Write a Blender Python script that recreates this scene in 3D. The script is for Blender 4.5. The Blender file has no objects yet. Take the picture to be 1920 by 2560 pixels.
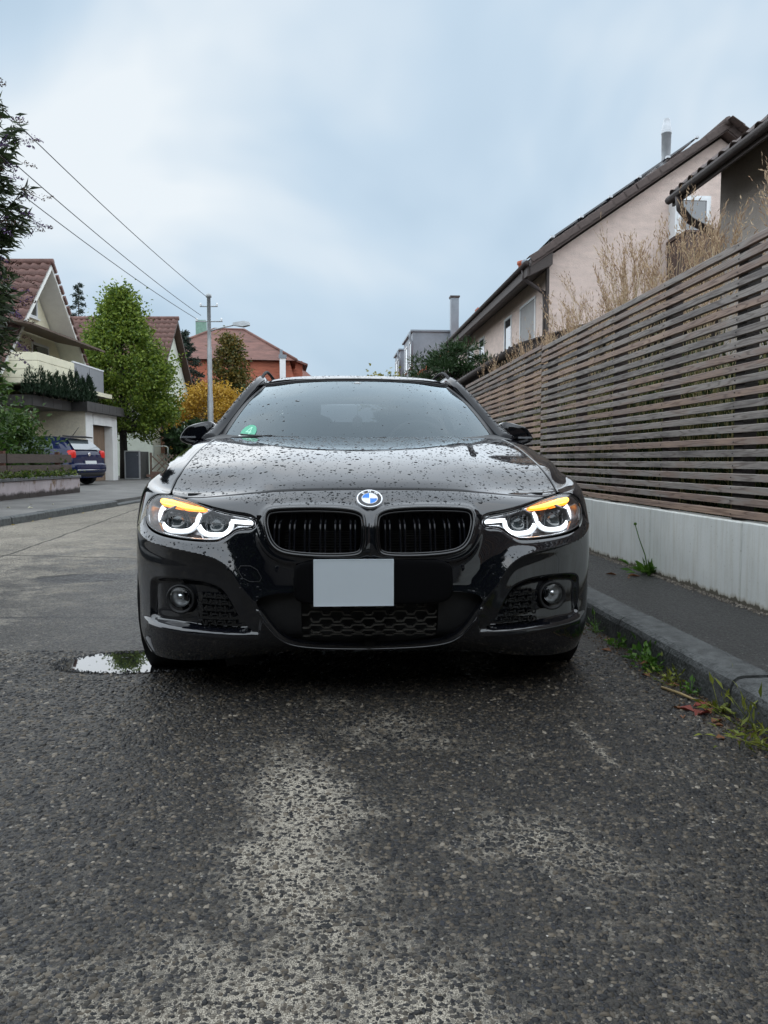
import bpy, bmesh, math, random
import numpy as np
from mathutils import Vector, Matrix
random.seed(7); rng = np.random.default_rng(7)
sc = bpy.context.scene
COL = sc.collection
R = math.radians

# ------------------------------------------------------------------ camera
cam_d = bpy.data.cameras.new('camera'); cam = bpy.data.objects.new('camera', cam_d); COL.objects.link(cam)
cam.location = (0, 0, .84); cam.rotation_euler = (R(90)-math.atan(130/1925), 0, 0)
cam_d.sensor_fit = 'VERTICAL'; cam_d.sensor_height = 24; cam_d.lens = 24*1925/2560
cam_d.clip_start = .05; cam_d.clip_end = 3000
sc.camera = cam

# ------------------------------------------------------------------ world: overcast sky
SUN_EL, SUN_AZ = R(89), R(200)
w = bpy.data.worlds.new('World'); sc.world = w; w.use_nodes = True
nt = w.node_tree; N = nt.nodes; L = nt.links; N.clear()
out = N.new('ShaderNodeOutputWorld'); bg = N.new('ShaderNodeBackground'); L.new(bg.outputs[0], out.inputs[0])
sky = N.new('ShaderNodeTexSky'); sky.sky_type = 'NISHITA'; sky.sun_disc = False
sky.sun_elevation = SUN_EL; sky.sun_rotation = SUN_AZ; sky.air_density = 1.2; sky.dust_density = 2.0
tc = N.new('ShaderNodeTexCoord')
mp = N.new('ShaderNodeMapping'); mp.inputs['Scale'].default_value = (1, 1, 1.35); L.new(tc.outputs['Generated'], mp.inputs[0])
n1 = N.new('ShaderNodeTexNoise'); n1.inputs['Scale'].default_value = 2.1; n1.inputs['Detail'].default_value = 4; n1.inputs['Roughness'].default_value = .5; n1.inputs['Distortion'].default_value = .35
L.new(mp.outputs[0], n1.inputs['Vector'])
rp = N.new('ShaderNodeValToRGB'); L.new(n1.outputs[0], rp.inputs[0])
e = rp.color_ramp.elements; e[0].position = .32; e[0].color = (3.3, 4.5, 5.7, 1); e[1].position = .68; e[1].color = (6.9, 7.4, 7.75, 1)
m_ = e.new(.5) if hasattr(e, 'new') else None
m_.color = (4.65, 5.75, 6.8, 1)
mx = N.new('ShaderNodeMix'); mx.data_type = 'RGBA'; mx.inputs[0].default_value = .93
L.new(sky.outputs[0], mx.inputs[6]); L.new(rp.outputs[0], mx.inputs[7])
L.new(mx.outputs[2], bg.inputs[0]); bg.inputs[1].default_value = .050
sun_d = bpy.data.lights.new('sun', 'SUN'); sun_d.energy = 1.5; sun_d.angle = R(178); sun_d.color = (.93, .965, 1)
sun = bpy.data.objects.new('sun', sun_d); COL.objects.link(sun)
sv = Vector((math.sin(SUN_AZ)*math.cos(SUN_EL), math.cos(SUN_AZ)*math.cos(SUN_EL), math.sin(SUN_EL)))
sun.rotation_euler = (-sv).to_track_quat('-Z', 'Y').to_euler()
sc.view_settings.view_transform = 'Standard'; sc.view_settings.look = 'None'
sc.view_settings.exposure = 1.35; sc.view_settings.gamma = 1.0; sc.view_settings.use_curve_mapping = False
sc.cycles.max_bounces = 8; sc.cycles.transparent_max_bounces = 16; sc.cycles.caustics_reflective = False; sc.cycles.caustics_refractive = False
sc.cycles.use_denoising = True

# ------------------------------------------------------------------ helpers
def link(o, parent=None):
    COL.objects.link(o)
    if parent is not None: o.parent = parent
    return o
def tag(o, label=None, cat=None, group=None, kind=None):
    if label: o['label'] = label
    if cat: o['category'] = cat
    if group: o['group'] = group
    if kind: o['kind'] = kind
    return o
def empty(name, loc=(0,0,0), rz=0, parent=None):
    o = bpy.data.objects.new(name, None); o.location = loc; o.rotation_euler = (0, 0, rz); return link(o, parent)
def me_np(name, V, F, mat, parent=None, smooth=True, mats=None, midx=None):
    me = bpy.data.meshes.new(name)
    me.from_pydata([tuple(v) for v in np.asarray(V, float)], [], [tuple(int(i) for i in f) for f in F]); me.update()
    for m in (mats or [mat]): me.materials.append(m)
    if smooth: me.polygons.foreach_set('use_smooth', [True]*len(me.polygons))
    if midx is not None: me.polygons.foreach_set('material_index', list(midx))
    o = bpy.data.objects.new(name, me); return link(o, parent)
def copy_tree(o, parent=None):
    c = o.copy(); COL.objects.link(c)
    if parent is not None: c.parent = parent
    for ch in list(o.children): copy_tree(ch, c)
    return c
class MB:
    """collects simple shapes; build() links them as one mesh"""
    def __init__(s): s.v = []; s.f = []; s.sm = []
    def add(s, V, F, smooth=False):
        b = len(s.v); s.v += [tuple(p) for p in V]; s.f += [tuple(b+i for i in f) for f in F]; s.sm += [smooth]*len(F); return s
    def box(s, c, d, rz=0, M=None, bev=0):
        x, y, z = d[0]/2, d[1]/2, d[2]/2
        if bev:
            q = [(-x+bev,-y),(x-bev,-y),(x,-y+bev),(x,y-bev),(x-bev,y),(-x+bev,y),(-x,y-bev),(-x,-y+bev)]
            V = [(a,b,-z) for a,b in q]+[(a,b,z-bev) for a,b in q]+[(a*(1-bev/x),b*(1-bev/y),z) for a,b in q]
            F = [tuple(range(7,-1,-1)), tuple(range(16,24))]
            for k in range(2):
                for i in range(8): j = (i+1)%8; F.append((k*8+i,k*8+j,k*8+8+j,k*8+8+i))
        else:
            V = [(-x,-y,-z),(x,-y,-z),(x,y,-z),(-x,y,-z),(-x,-y,z),(x,-y,z),(x,y,z),(-x,y,z)]
            F = [(3,2,1,0),(4,5,6,7),(0,1,5,4),(1,2,6,5),(2,3,7,6),(3,0,4,7)]
        T = Matrix.Translation(c) @ (M if M is not None else Matrix.Rotation(rz, 4, 'Z'))
        return s.add([T @ Vector(p) for p in V], F)
    def tube(s, path, r, n=8, cap=True, smooth=True, closed=False):
        P = [Vector(p) for p in path]; k = len(P); rr = r if hasattr(r, '__len__') else [r]*k; V = []; F = []
        up = Vector((0,0,1)); prev = None
        for i, p in enumerate(P):
            t = (P[(i+1)%k]-P[i-1]) if closed else (P[min(i+1,k-1)]-P[max(i-1,0)])
            t.normalize()
            a = prev if prev is not None else (up if abs(t.z) < .95 else Vector((1,0,0)))
            a = (a-t*a.dot(t)); a.normalize(); b = t.cross(a); prev = a
            for j in range(n):
                q = 2*math.pi*j/n; V.append(p+(a*math.cos(q)+b*math.sin(q))*rr[i])
        for i in range(k if closed else k-1):
            i2 = (i+1)%k
            for j in range(n): j2 = (j+1)%n; F.append((i*n+j, i*n+j2, i2*n+j2, i2*n+j))
        if cap and not closed: F += [tuple(range(n-1,-1,-1)), tuple((k-1)*n+j for j in range(n))]
        return s.add(V, F, smooth)
    def lathe(s, prof, c, axis='Z', n=24, smooth=True, M=None):
        """prof: (r, h) pairs"""
        V = []; F = []; k = len(prof)
        for r, h in prof:
            for j in range(n):
                q = 2*math.pi*j/n; a, b = r*math.cos(q), r*math.sin(q)
                V.append({'Z':(a,b,h),'Y':(a,h,b),'X':(h,a,b)}[axis])
        for i in range(k-1):
            for j in range(n): j2 = (j+1)%n; F.append((i*n+j, i*n+j2, (i+1)*n+j2, (i+1)*n+j))
        T = Matrix.Translation(c) @ (M if M is not None else Matrix())
        return s.add([T @ Vector(p) for p in V], F, smooth)
    def prism(s, poly, d, smooth=False):
        """poly: 3-D points, extruded by the vector d"""
        n = len(poly); P = [Vector(p) for p in poly]; d = Vector(d)
        V = P+[p+d for p in P]; F = [tuple(range(n-1,-1,-1)), tuple(range(n,2*n))]+[(i,(i+1)%n,n+(i+1)%n,n+i) for i in range(n)]
        return s.add(V, F, smooth)
    def quad(s, *p): return s.add(p, [tuple(range(len(p)))])
    def build(s, name, mat, parent=None):
        me = bpy.data.meshes.new(name); me.from_pydata([tuple(v) for v in s.v], [], s.f); me.update(); me.materials.append(mat)
        me.polygons.foreach_set('use_smooth', s.sm)
        o = bpy.data.objects.new(name, me); return link(o, parent)

# ------------------------------------------------------------------ materials
def new_mat(name):
    m = bpy.data.materials.new(name); m.use_nodes = True; nt = m.node_tree; return m, nt, nt.nodes, nt.links, nt.nodes['Principled BSDF']
def pmat(name, col, rough=.6, metal=0, var=.25, scale=6., bump=0., bscale=60., spec=.5, coat=0, ior=None, stretch=None, dark=None, rvar=0, detail=6):
    m, nt, N, L, P = new_mat(name)
    P.inputs['Roughness'].default_value = rough; P.inputs['Metallic'].default_value = metal; P.inputs['Specular IOR Level'].default_value = spec
    P.inputs['Coat Weight'].default_value = coat; P.inputs['Coat Roughness'].default_value = .04
    if ior: P.inputs['IOR'].default_value = ior
    tc = N.new('ShaderNodeTexCoord'); src = tc.outputs['Object']
    if stretch:
        mp = N.new('ShaderNodeMapping'); mp.inputs['Scale'].default_value = stretch; L.new(src, mp.inputs[0]); src = mp.outputs[0]
    if var:
        n = N.new('ShaderNodeTexNoise'); n.inputs['Scale'].default_value = scale; n.inputs['Detail'].default_value = detail; n.inputs['Roughness'].default_value = .65; L.new(src, n.inputs['Vector'])
        r = N.new('ShaderNodeValToRGB'); L.new(n.outputs[0], r.inputs[0])
        c0 = dark if dark else tuple(c*(1-var) for c in col); c1 = tuple(min(1, c*(1+var)) for c in col)
        r.color_ramp.elements[0].position = .3; r.color_ramp.elements[0].color = (*c0, 1); r.color_ramp.elements[1].position = .7; r.color_ramp.elements[1].color = (*c1, 1)
        L.new(r.outputs[0], P.inputs['Base Color'])
        if rvar:
            mr = N.new('ShaderNodeMapRange'); L.new(n.outputs[0], mr.inputs[0]); mr.inputs[3].default_value = rough-rvar; mr.inputs[4].default_value = rough+rvar; L.new(mr.outputs[0], P.inputs['Roughness'])
    else: P.inputs['Base Color'].default_value = (*col, 1)
    if bump:
        b = N.new('ShaderNodeTexNoise'); b.inputs['Scale'].default_value = bscale; b.inputs['Detail'].default_value = 4; L.new(src, b.inputs['Vector'])
        bp = N.new('ShaderNodeBump'); bp.inputs['Strength'].default_value = bump; bp.inputs['Distance'].default_value = .02; L.new(b.outputs[0], bp.inputs['Height']); L.new(bp.outputs[0], P.inputs['Normal'])
    return m
def emit(name, col, s, base=(.8,.8,.8)):
    m, nt, N, L, P = new_mat(name); P.inputs['Base Color'].default_value = (*base, 1); P.inputs['Emission Color'].default_value = (*col, 1); P.inputs['Emission Strength'].default_value = s; P.inputs['Roughness'].default_value = .3; return m
def glass(name, tint=(.02,.025,.03), ior=1.5, tr=.5, rough=.0, gt=(1,1,1)):
    """pane: fresnel reflection over a tinted see-through body"""
    m, nt, N, L, P = new_mat(name); N.remove(P); o = N['Material Output']
    t = N.new('ShaderNodeBsdfTransparent'); t.inputs[0].default_value = (tr, tr*1.02, tr*1.03, 1)
    g = N.new('ShaderNodeBsdfGlossy'); g.inputs['Roughness'].default_value = rough; g.inputs['Color'].default_value = (*gt, 1)
    f = N.new('ShaderNodeFresnel'); f.inputs[0].default_value = ior
    x = N.new('ShaderNodeMixShader'); L.new(f.outputs[0], x.inputs[0]); L.new(t.outputs[0], x.inputs[1]); L.new(g.outputs[0], x.inputs[2]); L.new(x.outputs[0], o.inputs[0]); return m
def leafmat(name, c1, c2, rough=.5, trans=.25):
    m, nt, N, L, P = new_mat(name)
    g = N.new('ShaderNodeNewGeometry'); r = N.new('ShaderNodeValToRGB'); L.new(g.outputs['Random Per Island'], r.inputs[0])
    r.color_ramp.elements[0].color = (*c1, 1); r.color_ramp.elements[1].color = (*c2, 1)
    L.new(r.outputs[0], P.inputs['Base Color']); P.inputs['Roughness'].default_value = rough; P.inputs['Specular IOR Level'].default_value = .35
    t = N.new('ShaderNodeBsdfTranslucent'); L.new(r.outputs[0], t.inputs[0])
    x = N.new('ShaderNodeMixShader'); x.inputs[0].default_value = trans; o = N['Material Output']
    L.new(P.outputs[0], x.inputs[1]); L.new(t.outputs[0], x.inputs[2]); L.new(x.outputs[0], o.inputs[0]); return m
import numpy as np
def spl(t, P):
    """natural cubic spline through P (n,...) at knots t"""
    t = np.asarray(t, float); P = np.asarray(P, float); n = len(t); h = np.diff(t)
    sh = P.shape[1:]; Q = P.reshape(n, -1)
    A = np.eye(n); R = np.zeros_like(Q)
    for i in range(1, n-1):
        A[i, i-1] = h[i-1]; A[i, i] = 2*(h[i-1]+h[i]); A[i, i+1] = h[i]
        R[i] = 6*((Q[i+1]-Q[i])/h[i]-(Q[i]-Q[i-1])/h[i-1])
    M = np.linalg.solve(A, R)
    def ev(q):
        q = np.asarray(q, float); k = np.clip(np.searchsorted(t, q)-1, 0, n-2)
        u = (q-t[k]); v = (t[k+1]-q); H = h[k]
        c = lambda z: z[:, None]
        r = (c(v**3)*M[k]+c(u**3)*M[k+1])/c(6*H)+(Q[k]/c(H)-M[k]*c(H)/6)*c(v)+(Q[k+1]/c(H)-M[k+1]*c(H)/6)*c(u)
        return r.reshape((len(q),)+sh)
    return ev
PLAN = np.array([(0,0),(.18,.006),(.36,.028),(.52,.072),(.65,.135),(.755,.215),(.83,.315),(.878,.45),(.900,.66),(.905,.95),(.90,1.35)])
ROWZ = [.185,.235,.33,.45,.55,.63,.69]
OFFF = [.10,.03,0,0,.004,.02,.055]
OFFS = [.06,.03,.01,0,0,.006,.02]
WF = [1,1,1,1,1,.85,.6,.3,.05,0,0]
BOT = [.185,.183,.173,.152,.136,.128,.128,.134,.15,.17,.18]
TUCK = [[.10,.10,.088,.068,.050,.040,.036,.036,.045,.06,.06],[.03,.03,.026,.018,.012,.009,.009,.012,.02,.03,.03]]
TOP = [
 [(0,.150,.748),(.18,.158,.747),(.36,.185,.738),(.51,.235,.724),(.63,.30,.717),(.725,.375,.722),(.79,.46,.735),(.83,.57,.755),(.855,.75,.785),(.868,1.0,.80),(.875,1.35,.80)],
 [(0,.33,.805),(.175,.335,.804),(.35,.355,.798),(.495,.395,.788),(.61,.45,.78),(.70,.51,.778),(.765,.58,.785),(.81,.68,.80),(.84,.84,.825),(.855,1.06,.845),(.865,1.36,.855)],
 [(0,.65,.868),(.172,.652,.868),(.345,.665,.866),(.485,.69,.86),(.595,.725,.852),(.685,.765,.846),(.75,.81,.845),(.79,.88,.85),(.82,.99,.862),(.838,1.14,.88),(.85,1.37,.892)],
 [(0,1.0,.918),(.17,1.0,.918),(.34,1.005,.918),(.478,1.015,.916),(.585,1.03,.912),(.675,1.05,.908),(.735,1.075,.904),(.775,1.11,.902),(.802,1.17,.905),(.82,1.255,.912),(.832,1.375,.918)],
 [(0,1.28,.945),(.168,1.28,.946),(.335,1.285,.947),(.47,1.29,.948),(.575,1.30,.948),(.66,1.315,.947),(.72,1.33,.945),(.758,1.345,.943),(.785,1.36,.941),(.802,1.37,.938),(.815,1.38,.935)]]
def make_net():
    full = np.vstack([(PLAN*[-1,1])[:0:-1], PLAN]); d = np.r_[0, np.cumsum(np.linalg.norm(np.diff(full, axis=0), axis=1))]
    a = d-d[10]; f = spl(a, full); e = 1e-4
    T = (f(a+e)-f(a-e)); T /= np.linalg.norm(T, axis=1)[:, None]
    N = np.c_[-T[:, 1], T[:, 0]][10:]          # inward normal
    rows = []
    for z, o1, o2 in zip(ROWZ, OFFF, OFFS):
        w = np.array(WF); off = o1*w+o2*(1-w); zz = z+(z-.45)*.2*(1-w)*(z > .45)
        p = PLAN+N*off[:, None]; p[0, 0] = 0
        if z in ROWZ[:2]: p = PLAN+N*np.array(TUCK[ROWZ.index(z)])[:, None]; p[0, 0] = 0
        if z == ROWZ[0]: zz = np.array(BOT)
        if z == ROWZ[1]: zz = z-(.185-np.array(BOT))*.6
        rows.append(np.c_[p, zz])
    net = np.array(rows+[list(r) for r in TOP], float)
    net = np.concatenate([(net*[-1,1,1])[:, :0:-1], net], axis=1)
    ch = np.linalg.norm(np.diff(net[:, 10:16], axis=0), axis=2).mean(axis=1)
    return a, np.array([0,.085,.185,.305,.405,.487,.557,.674,.847,1.151,1.481,1.758]), net
NA, NB, NET = make_net()
def surf(aq, bq):
    """grid of points (len(bq), len(aq), 3)"""
    g = spl(NB, NET)(np.asarray(bq))            # (nb, 21, 3)
    g = spl(NA, np.moveaxis(g, 1, 0))(np.asarray(aq))
    return np.moveaxis(g, 0, 1)
# ------------------------------------------------------------------ street frame of the right-hand side (turned 4.16 degrees)
TH = math.atan(.0727); CT, ST = math.cos(TH), math.sin(TH)
def rf(u, v, z=0): return Vector((u*CT-v*ST, u*ST+v*CT, z))

# ---- road: one sheet to the horizon
def asphalt(name, mode):
    m, nt, N, L, P = new_mat(name)
    tc = N.new('ShaderNodeTexCoord'); src = tc.outputs['Object']
    def math_(op, a, b=None, c=None):
        n = N.new('ShaderNodeMath'); n.operation = op
        for i, x in enumerate((a, b, c)):
            if x is None: continue
            if isinstance(x, (int, float)): n.inputs[i].default_value = x
            else: L.new(x, n.inputs[i])
        return n.outputs[0]
    def noise(s, d=4, r=.6, vec=None):
        n = N.new('ShaderNodeTexNoise'); n.inputs['Scale'].default_value = s; n.inputs['Detail'].default_value = d; n.inputs['Roughness'].default_value = r; L.new(vec or src, n.inputs['Vector']); return n
    def rng_(x, a, b, c=0., d=1., smooth=True):
        n = N.new('ShaderNodeMapRange'); n.interpolation_type = 'SMOOTHSTEP' if smooth else 'LINEAR'; L.new(x, n.inputs[0])
        for i, q in zip((1,2,3,4), (a,b,c,d)): n.inputs[i].default_value = q
        return n.outputs[0]
    def mixc(f, a, b):
        n = N.new('ShaderNodeMix'); n.data_type = 'RGBA'
        if isinstance(f, (int, float)): n.inputs[0].default_value = f
        else: L.new(f, n.inputs[0])
        for i, x in ((6, a), (7, b)):
            if isinstance(x, tuple): n.inputs[i].default_value = (*x, 1)
            else: L.new(x, n.inputs[i])
        return n.outputs[2]
    # warped coordinates so that the stones are not round
    nw = noise(45, 2); va = N.new('ShaderNodeVectorMath'); va.operation = 'MULTIPLY_ADD'; L.new(nw.outputs['Color'], va.inputs[0]); va.inputs[1].default_value = (.012,.012,.012); L.new(src, va.inputs[2])
    wv = va.outputs[0]
    sc_ = 100 if mode == 'road' else 150
    v1 = N.new('ShaderNodeTexVoronoi'); v1.inputs['Scale'].default_value = sc_; v1.voronoi_dimensions = '2D'; L.new(wv, v1.inputs['Vector'])
    v2 = N.new('ShaderNodeTexVoronoi'); v2.feature = 'DISTANCE_TO_EDGE'; v2.inputs['Scale'].default_value = sc_; v2.voronoi_dimensions = '2D'; L.new(wv, v2.inputs['Vector'])
    v3 = N.new('ShaderNodeTexVoronoi'); v3.inputs['Scale'].default_value = sc_*.62; v3.voronoi_dimensions = '2D'; v3.inputs['Randomness'].default_value = 1; L.new(wv, v3.inputs['Vector'])
    sep = N.new('ShaderNodeSeparateColor'); L.new(v1.outputs['Color'], sep.inputs[0])
    sep3 = N.new('ShaderNodeSeparateColor'); L.new(v3.outputs['Color'], sep3.inputs[0])
    r = N.new('ShaderNodeValToRGB'); L.new(sep.outputs[0], r.inputs[0]); el = r.color_ramp.elements; r.color_ramp.interpolation = 'LINEAR'
    stops = [(0,(.018,.020,.026)),(.38,(.034,.034,.038)),(.62,(.062,.056,.048)),(.80,(.12,.10,.078)),(.95,(.13,.12,.10)),(1,(.26,.24,.21))] if mode == 'road' else [(0,(.018,.018,.018)),(.5,(.035,.034,.032)),(.9,(.055,.052,.048)),(.975,(.10,.10,.095)),(1,(.35,.34,.32))]
    el[0].position, el[0].color = stops[0][0], (*stops[0][1], 1); el[1].position, el[1].color = stops[-1][0], (*stops[-1][1], 1)
    for p, c in stops[1:-1]: k = el.new(p); k.color = (*c, 1)
    big = noise(.9, 6, .62); fine = noise(7, 5, .65); med = noise(2.6, 5, .6)
    if mode == 'road':
        # dry islands: worn, dusty patches between the wheel tracks and the far lane
        def blob(cx, cy, rx, ry, rot=0.):
            mp = N.new('ShaderNodeMapping'); mp.vector_type = 'TEXTURE'; mp.inputs['Location'].default_value = (cx, cy, 0); mp.inputs['Rotation'].default_value = (0, 0, rot); mp.inputs['Scale'].default_value = (rx, ry, 1); L.new(src, mp.inputs[0])
            ln = N.new('ShaderNodeVectorMath'); ln.operation = 'LENGTH'; fl = N.new('ShaderNodeVectorMath'); fl.operation = 'MULTIPLY'; fl.inputs[1].default_value = (1,1,0); L.new(mp.outputs[0], fl.inputs[0]); L.new(fl.outputs[0], ln.inputs[0])
            return rng_(ln.outputs['Value'], 1.6, .1)
        acc = None
        for b, wgt in (((-.16,1.12,.34,.24,0),1.),((-.20,1.72,.17,.52,.12),1.),((.03,1.02,.30,.16,0),.9),((.34,1.62,.20,.26,.3),.55),((.62,2.25,.02,.24,.08),.9),((.02,2.35,.22,.22,0),.5)):
            q = math_('MULTIPLY', blob(*b), wgt); acc = q if acc is None else math_('MAXIMUM', acc, q)
        f1 = blob(-5.2,10.6,4.2,7.0,0); acc = math_('MAXIMUM', acc, math_('MULTIPLY', f1, 1.15))
        g2 = noise(28, 3, .7)
        ns = math_('ADD', math_('ADD', math_('MULTIPLY', med.outputs[0], 1.15), math_('MULTIPLY', fine.outputs[0], .85)), math_('MULTIPLY', g2.outputs[0], .55))
        dry = rng_(math_('ADD', math_('MULTIPLY', acc, .62), math_('SUBTRACT', ns, 1.275)), .02, .66)
    else:
        dry = rng_(med.outputs[0], .55, .85, 0, .5)
    # stones of uneven size stand in a binder that is dusty where the road is dry
    rad = math_('MULTIPLY_ADD', sep.outputs[1], .42, .12)
    st = rng_(math_('SUBTRACT', rad, v1.outputs['Distance']), -.06, .06)
    grain = noise(420, 2, .6)
    if mode == 'road':
        dust = mixc(rng_(grain.outputs[0], .38, .62), (.095,.083,.064), (.48,.43,.35)); wetb = mixc(rng_(grain.outputs[0], .35, .70), (.006,.006,.006), (.075,.066,.054))
    else:
        dust = mixc(grain.outputs[0], (.05,.048,.045), (.10,.098,.092)); wetb = mixc(grain.outputs[0], (.012,.012,.012), (.055,.053,.05))
    bind = mixc(dry, wetb, dust)
    stone = mixc(math_('MULTIPLY', dry, math_('MULTIPLY', fine.outputs[0], .55)), r.outputs[0], dust)
    big3 = rng_(sep3.outputs[1], .74, .78); stone = mixc(math_('MULTIPLY', big3, .8), stone, mixc(sep3.outputs[2], (.012,.015,.022), (.07,.06,.05)))
    col = mixc(st, bind, stone)
    tone = rng_(big.outputs[0], .3, .7, .72, 1.2, False); hs = N.new('ShaderNodeHueSaturation'); hs.inputs['Saturation'].default_value = .95; L.new(tone, hs.inputs['Value']); L.new(col, hs.inputs['Color'])
    colo = hs.outputs[0]
    if mode == 'road':
        # seams and repairs in the tarmac (object coordinates are metres)
        sx = N.new('ShaderNodeSeparateXYZ'); L.new(src, sx.inputs[0])
        wob = math_('MULTIPLY', math_('SUBTRACT', med.outputs[0], .5), .10)
        def seam(ax, ay, c, w_, lim=None):
            dd = math_('ADD', math_('ADD', math_('MULTIPLY', sx.outputs[0], ax), math_('MULTIPLY', sx.outputs[1], ay)), wob)
            s = rng_(math_('ABSOLUTE', math_('SUBTRACT', dd, c)), w_, w_*.35)
            if lim: s = math_('MULTIPLY', s, rng_(sx.outputs[lim[0]], lim[1], lim[2]))
            return s
        s1 = seam(.05, 1, 3.98, .030, (0, -.9, -1.1)); s2 = seam(.99, .14, -2.35, .022, (1, 5.2, 5.6)); s3 = seam(1, .0727, .93, .012, (1, .5, .7)); s4 = seam(.16, .98, 6.1, .03, (0, -1.0, -1.3))
        dk = math_('MAXIMUM', math_('MAXIMUM', s1, s2), math_('MAXIMUM', s3, s4)); colo = mixc(math_('MULTIPLY', dk, .75), colo, (.012,.012,.013))
        pt = blob(-2.15, 5.45, .42, .26, .2); pt = rng_(math_('ADD', pt, math_('MULTIPLY', math_('SUBTRACT', fine.outputs[0], .5), .8)), .45, .60); colo = mixc(math_('MULTIPLY', pt, .85), colo, (.024,.024,.026))
    L.new(colo, P.inputs['Base Color'])
    ro = rng_(dry, 0, 1, .42 if mode == 'road' else .5, .9); L.new(math_('ADD', ro, math_('MULTIPLY', math_('SUBTRACT', sep.outputs[1], .5), .30)), P.inputs['Roughness'])
    P.inputs['Specular IOR Level'].default_value = .22
    hgt = math_('ADD', math_('MULTIPLY', st, math_('ADD', .5, sep.outputs[2])), math_('MULTIPLY', grain.outputs[0], .35))
    bp = N.new('ShaderNodeBump'); bp.inputs['Strength'].default_value = .55; bp.inputs['Distance'].default_value = .006 if mode == 'road' else .003; L.new(hgt, bp.inputs['Height']); L.new(bp.outputs[0], P.inputs['Normal'])
    return m
M_ROAD = asphalt('road_asphalt', 'road'); M_PAVE = asphalt('pavement_asphalt', 'pave')
tag(MB().quad((-400,-400,0),(400,-400,0),(400,800,0),(-400,800,0)).build('road', M_ROAD), kind='structure')

# ---- right pavement, kerb stones
M_KERB = pmat('kerb_concrete', (.070,.074,.073), .7, var=.5, scale=18, bump=.5, bscale=70, dark=(.03,.032,.032))
pv = MB().prism([rf(1.48,-6,.0), rf(2.08,-6,.0), rf(2.08,60,.0), rf(1.48,60,.0)], (0,0,.118)).build('pavement', M_PAVE); tag(pv, kind='structure')
kr = empty('kerb', rf(1.33, 0), TH); tag(kr, kind='structure')
prof = [(0,-.05),(.004,.085),(.012,.106),(.030,.120),(.05,.124),(.152,.124),(.152,-.05)]
kmesh = None
for i in range(-7, 30):
    y0 = 2.44+i*1.0-.003; L_ = .982; V = []
    for t in (0, .012, L_-.012, L_):
        k = .985 if t in (0, L_) else 1
        V += [(x*1+(.004 if t in (0, L_) else 0), t, z*k) for x, z in prof]
    n = len(prof); F = [(a*n+j, a*n+(j+1) % n, (a+1)*n+(j+1) % n, (a+1)*n+j) for a in range(3) for j in range(n)]+[tuple(range(n-1,-1,-1)), tuple(3*n+j for j in range(n))]
    if kmesh is None: o = MB().add(V, [f[::-1] for f in F]).build('kerb_stone', M_KERB, kr); kmesh = o.data
    else: o = link(bpy.data.objects.new('kerb_stone', kmesh), kr)
    o.location = (random.uniform(-.004,.004), y0, random.uniform(-.006,.004)); o.rotation_euler = (0, random.uniform(-.01,.01), random.uniform(-.004,.004))
# worn light edge of the kerb and dirt line at the wall foot are loose grit
def grit(name, pts, r0, r1, mat, lab=None):
    k = len(pts); V = []; F = []
    base = np.array([(1,0,0),(-.5,.87,0),(-.5,-.87,0),(0,0,.9),(0,0,-.5)])
    for p in pts:
        s = rng.uniform(r0, r1); q = base*s*rng.uniform(.6, 1.3, (5, 1)); a = rng.uniform(0, 6.28); c_, s_ = math.cos(a), math.sin(a); q = np.c_[q[:,0]*c_-q[:,1]*s_, q[:,0]*s_+q[:,1]*c_, q[:,2]]
        b = len(V); V += list(q+np.array(p)); F += [(b,b+1,b+3),(b+1,b+2,b+3),(b+2,b,b+3),(b+1,b,b+4),(b+2,b+1,b+4),(b,b+2,b+4)]
    o = me_np(name, V, F, mat, smooth=False); return tag(o, lab, 'gravel', kind='stuff')
M_GRIT = leafmat('grit', (.07,.06,.05), (.26,.23,.19), .8, 0)
grit('wall_foot_grit', [rf(2.052-abs(rng.normal(0,.022)), rng.uniform(.5,11.5), .119) for _ in range(4200)], .003, .010, M_GRIT, 'light sandy grit along the foot of the concrete wall')
grit('gutter_grit', [rf(1.325-abs(rng.normal(0,.06)), rng.uniform(.8,7), .002) for _ in range(2600)], .002, .007, leafmat('gutter_dirt', (.03,.018,.010), (.16,.11,.07), .9, 0), 'brown dirt and small stones in the gutter beside the kerb')
grit('loose_stones', [rf(.85+rng.uniform(0,.45), rng.uniform(.9,3.4), .001) for _ in range(300)]+[(rng.uniform(-.9,.7), rng.uniform(1.0,3.0), .001) for _ in range(160)], .0015, .004, leafmat('pale_stone', (.18,.16,.13), (.55,.52,.48), .6, 0), 'pale loose stones scattered on the wet road')

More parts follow.
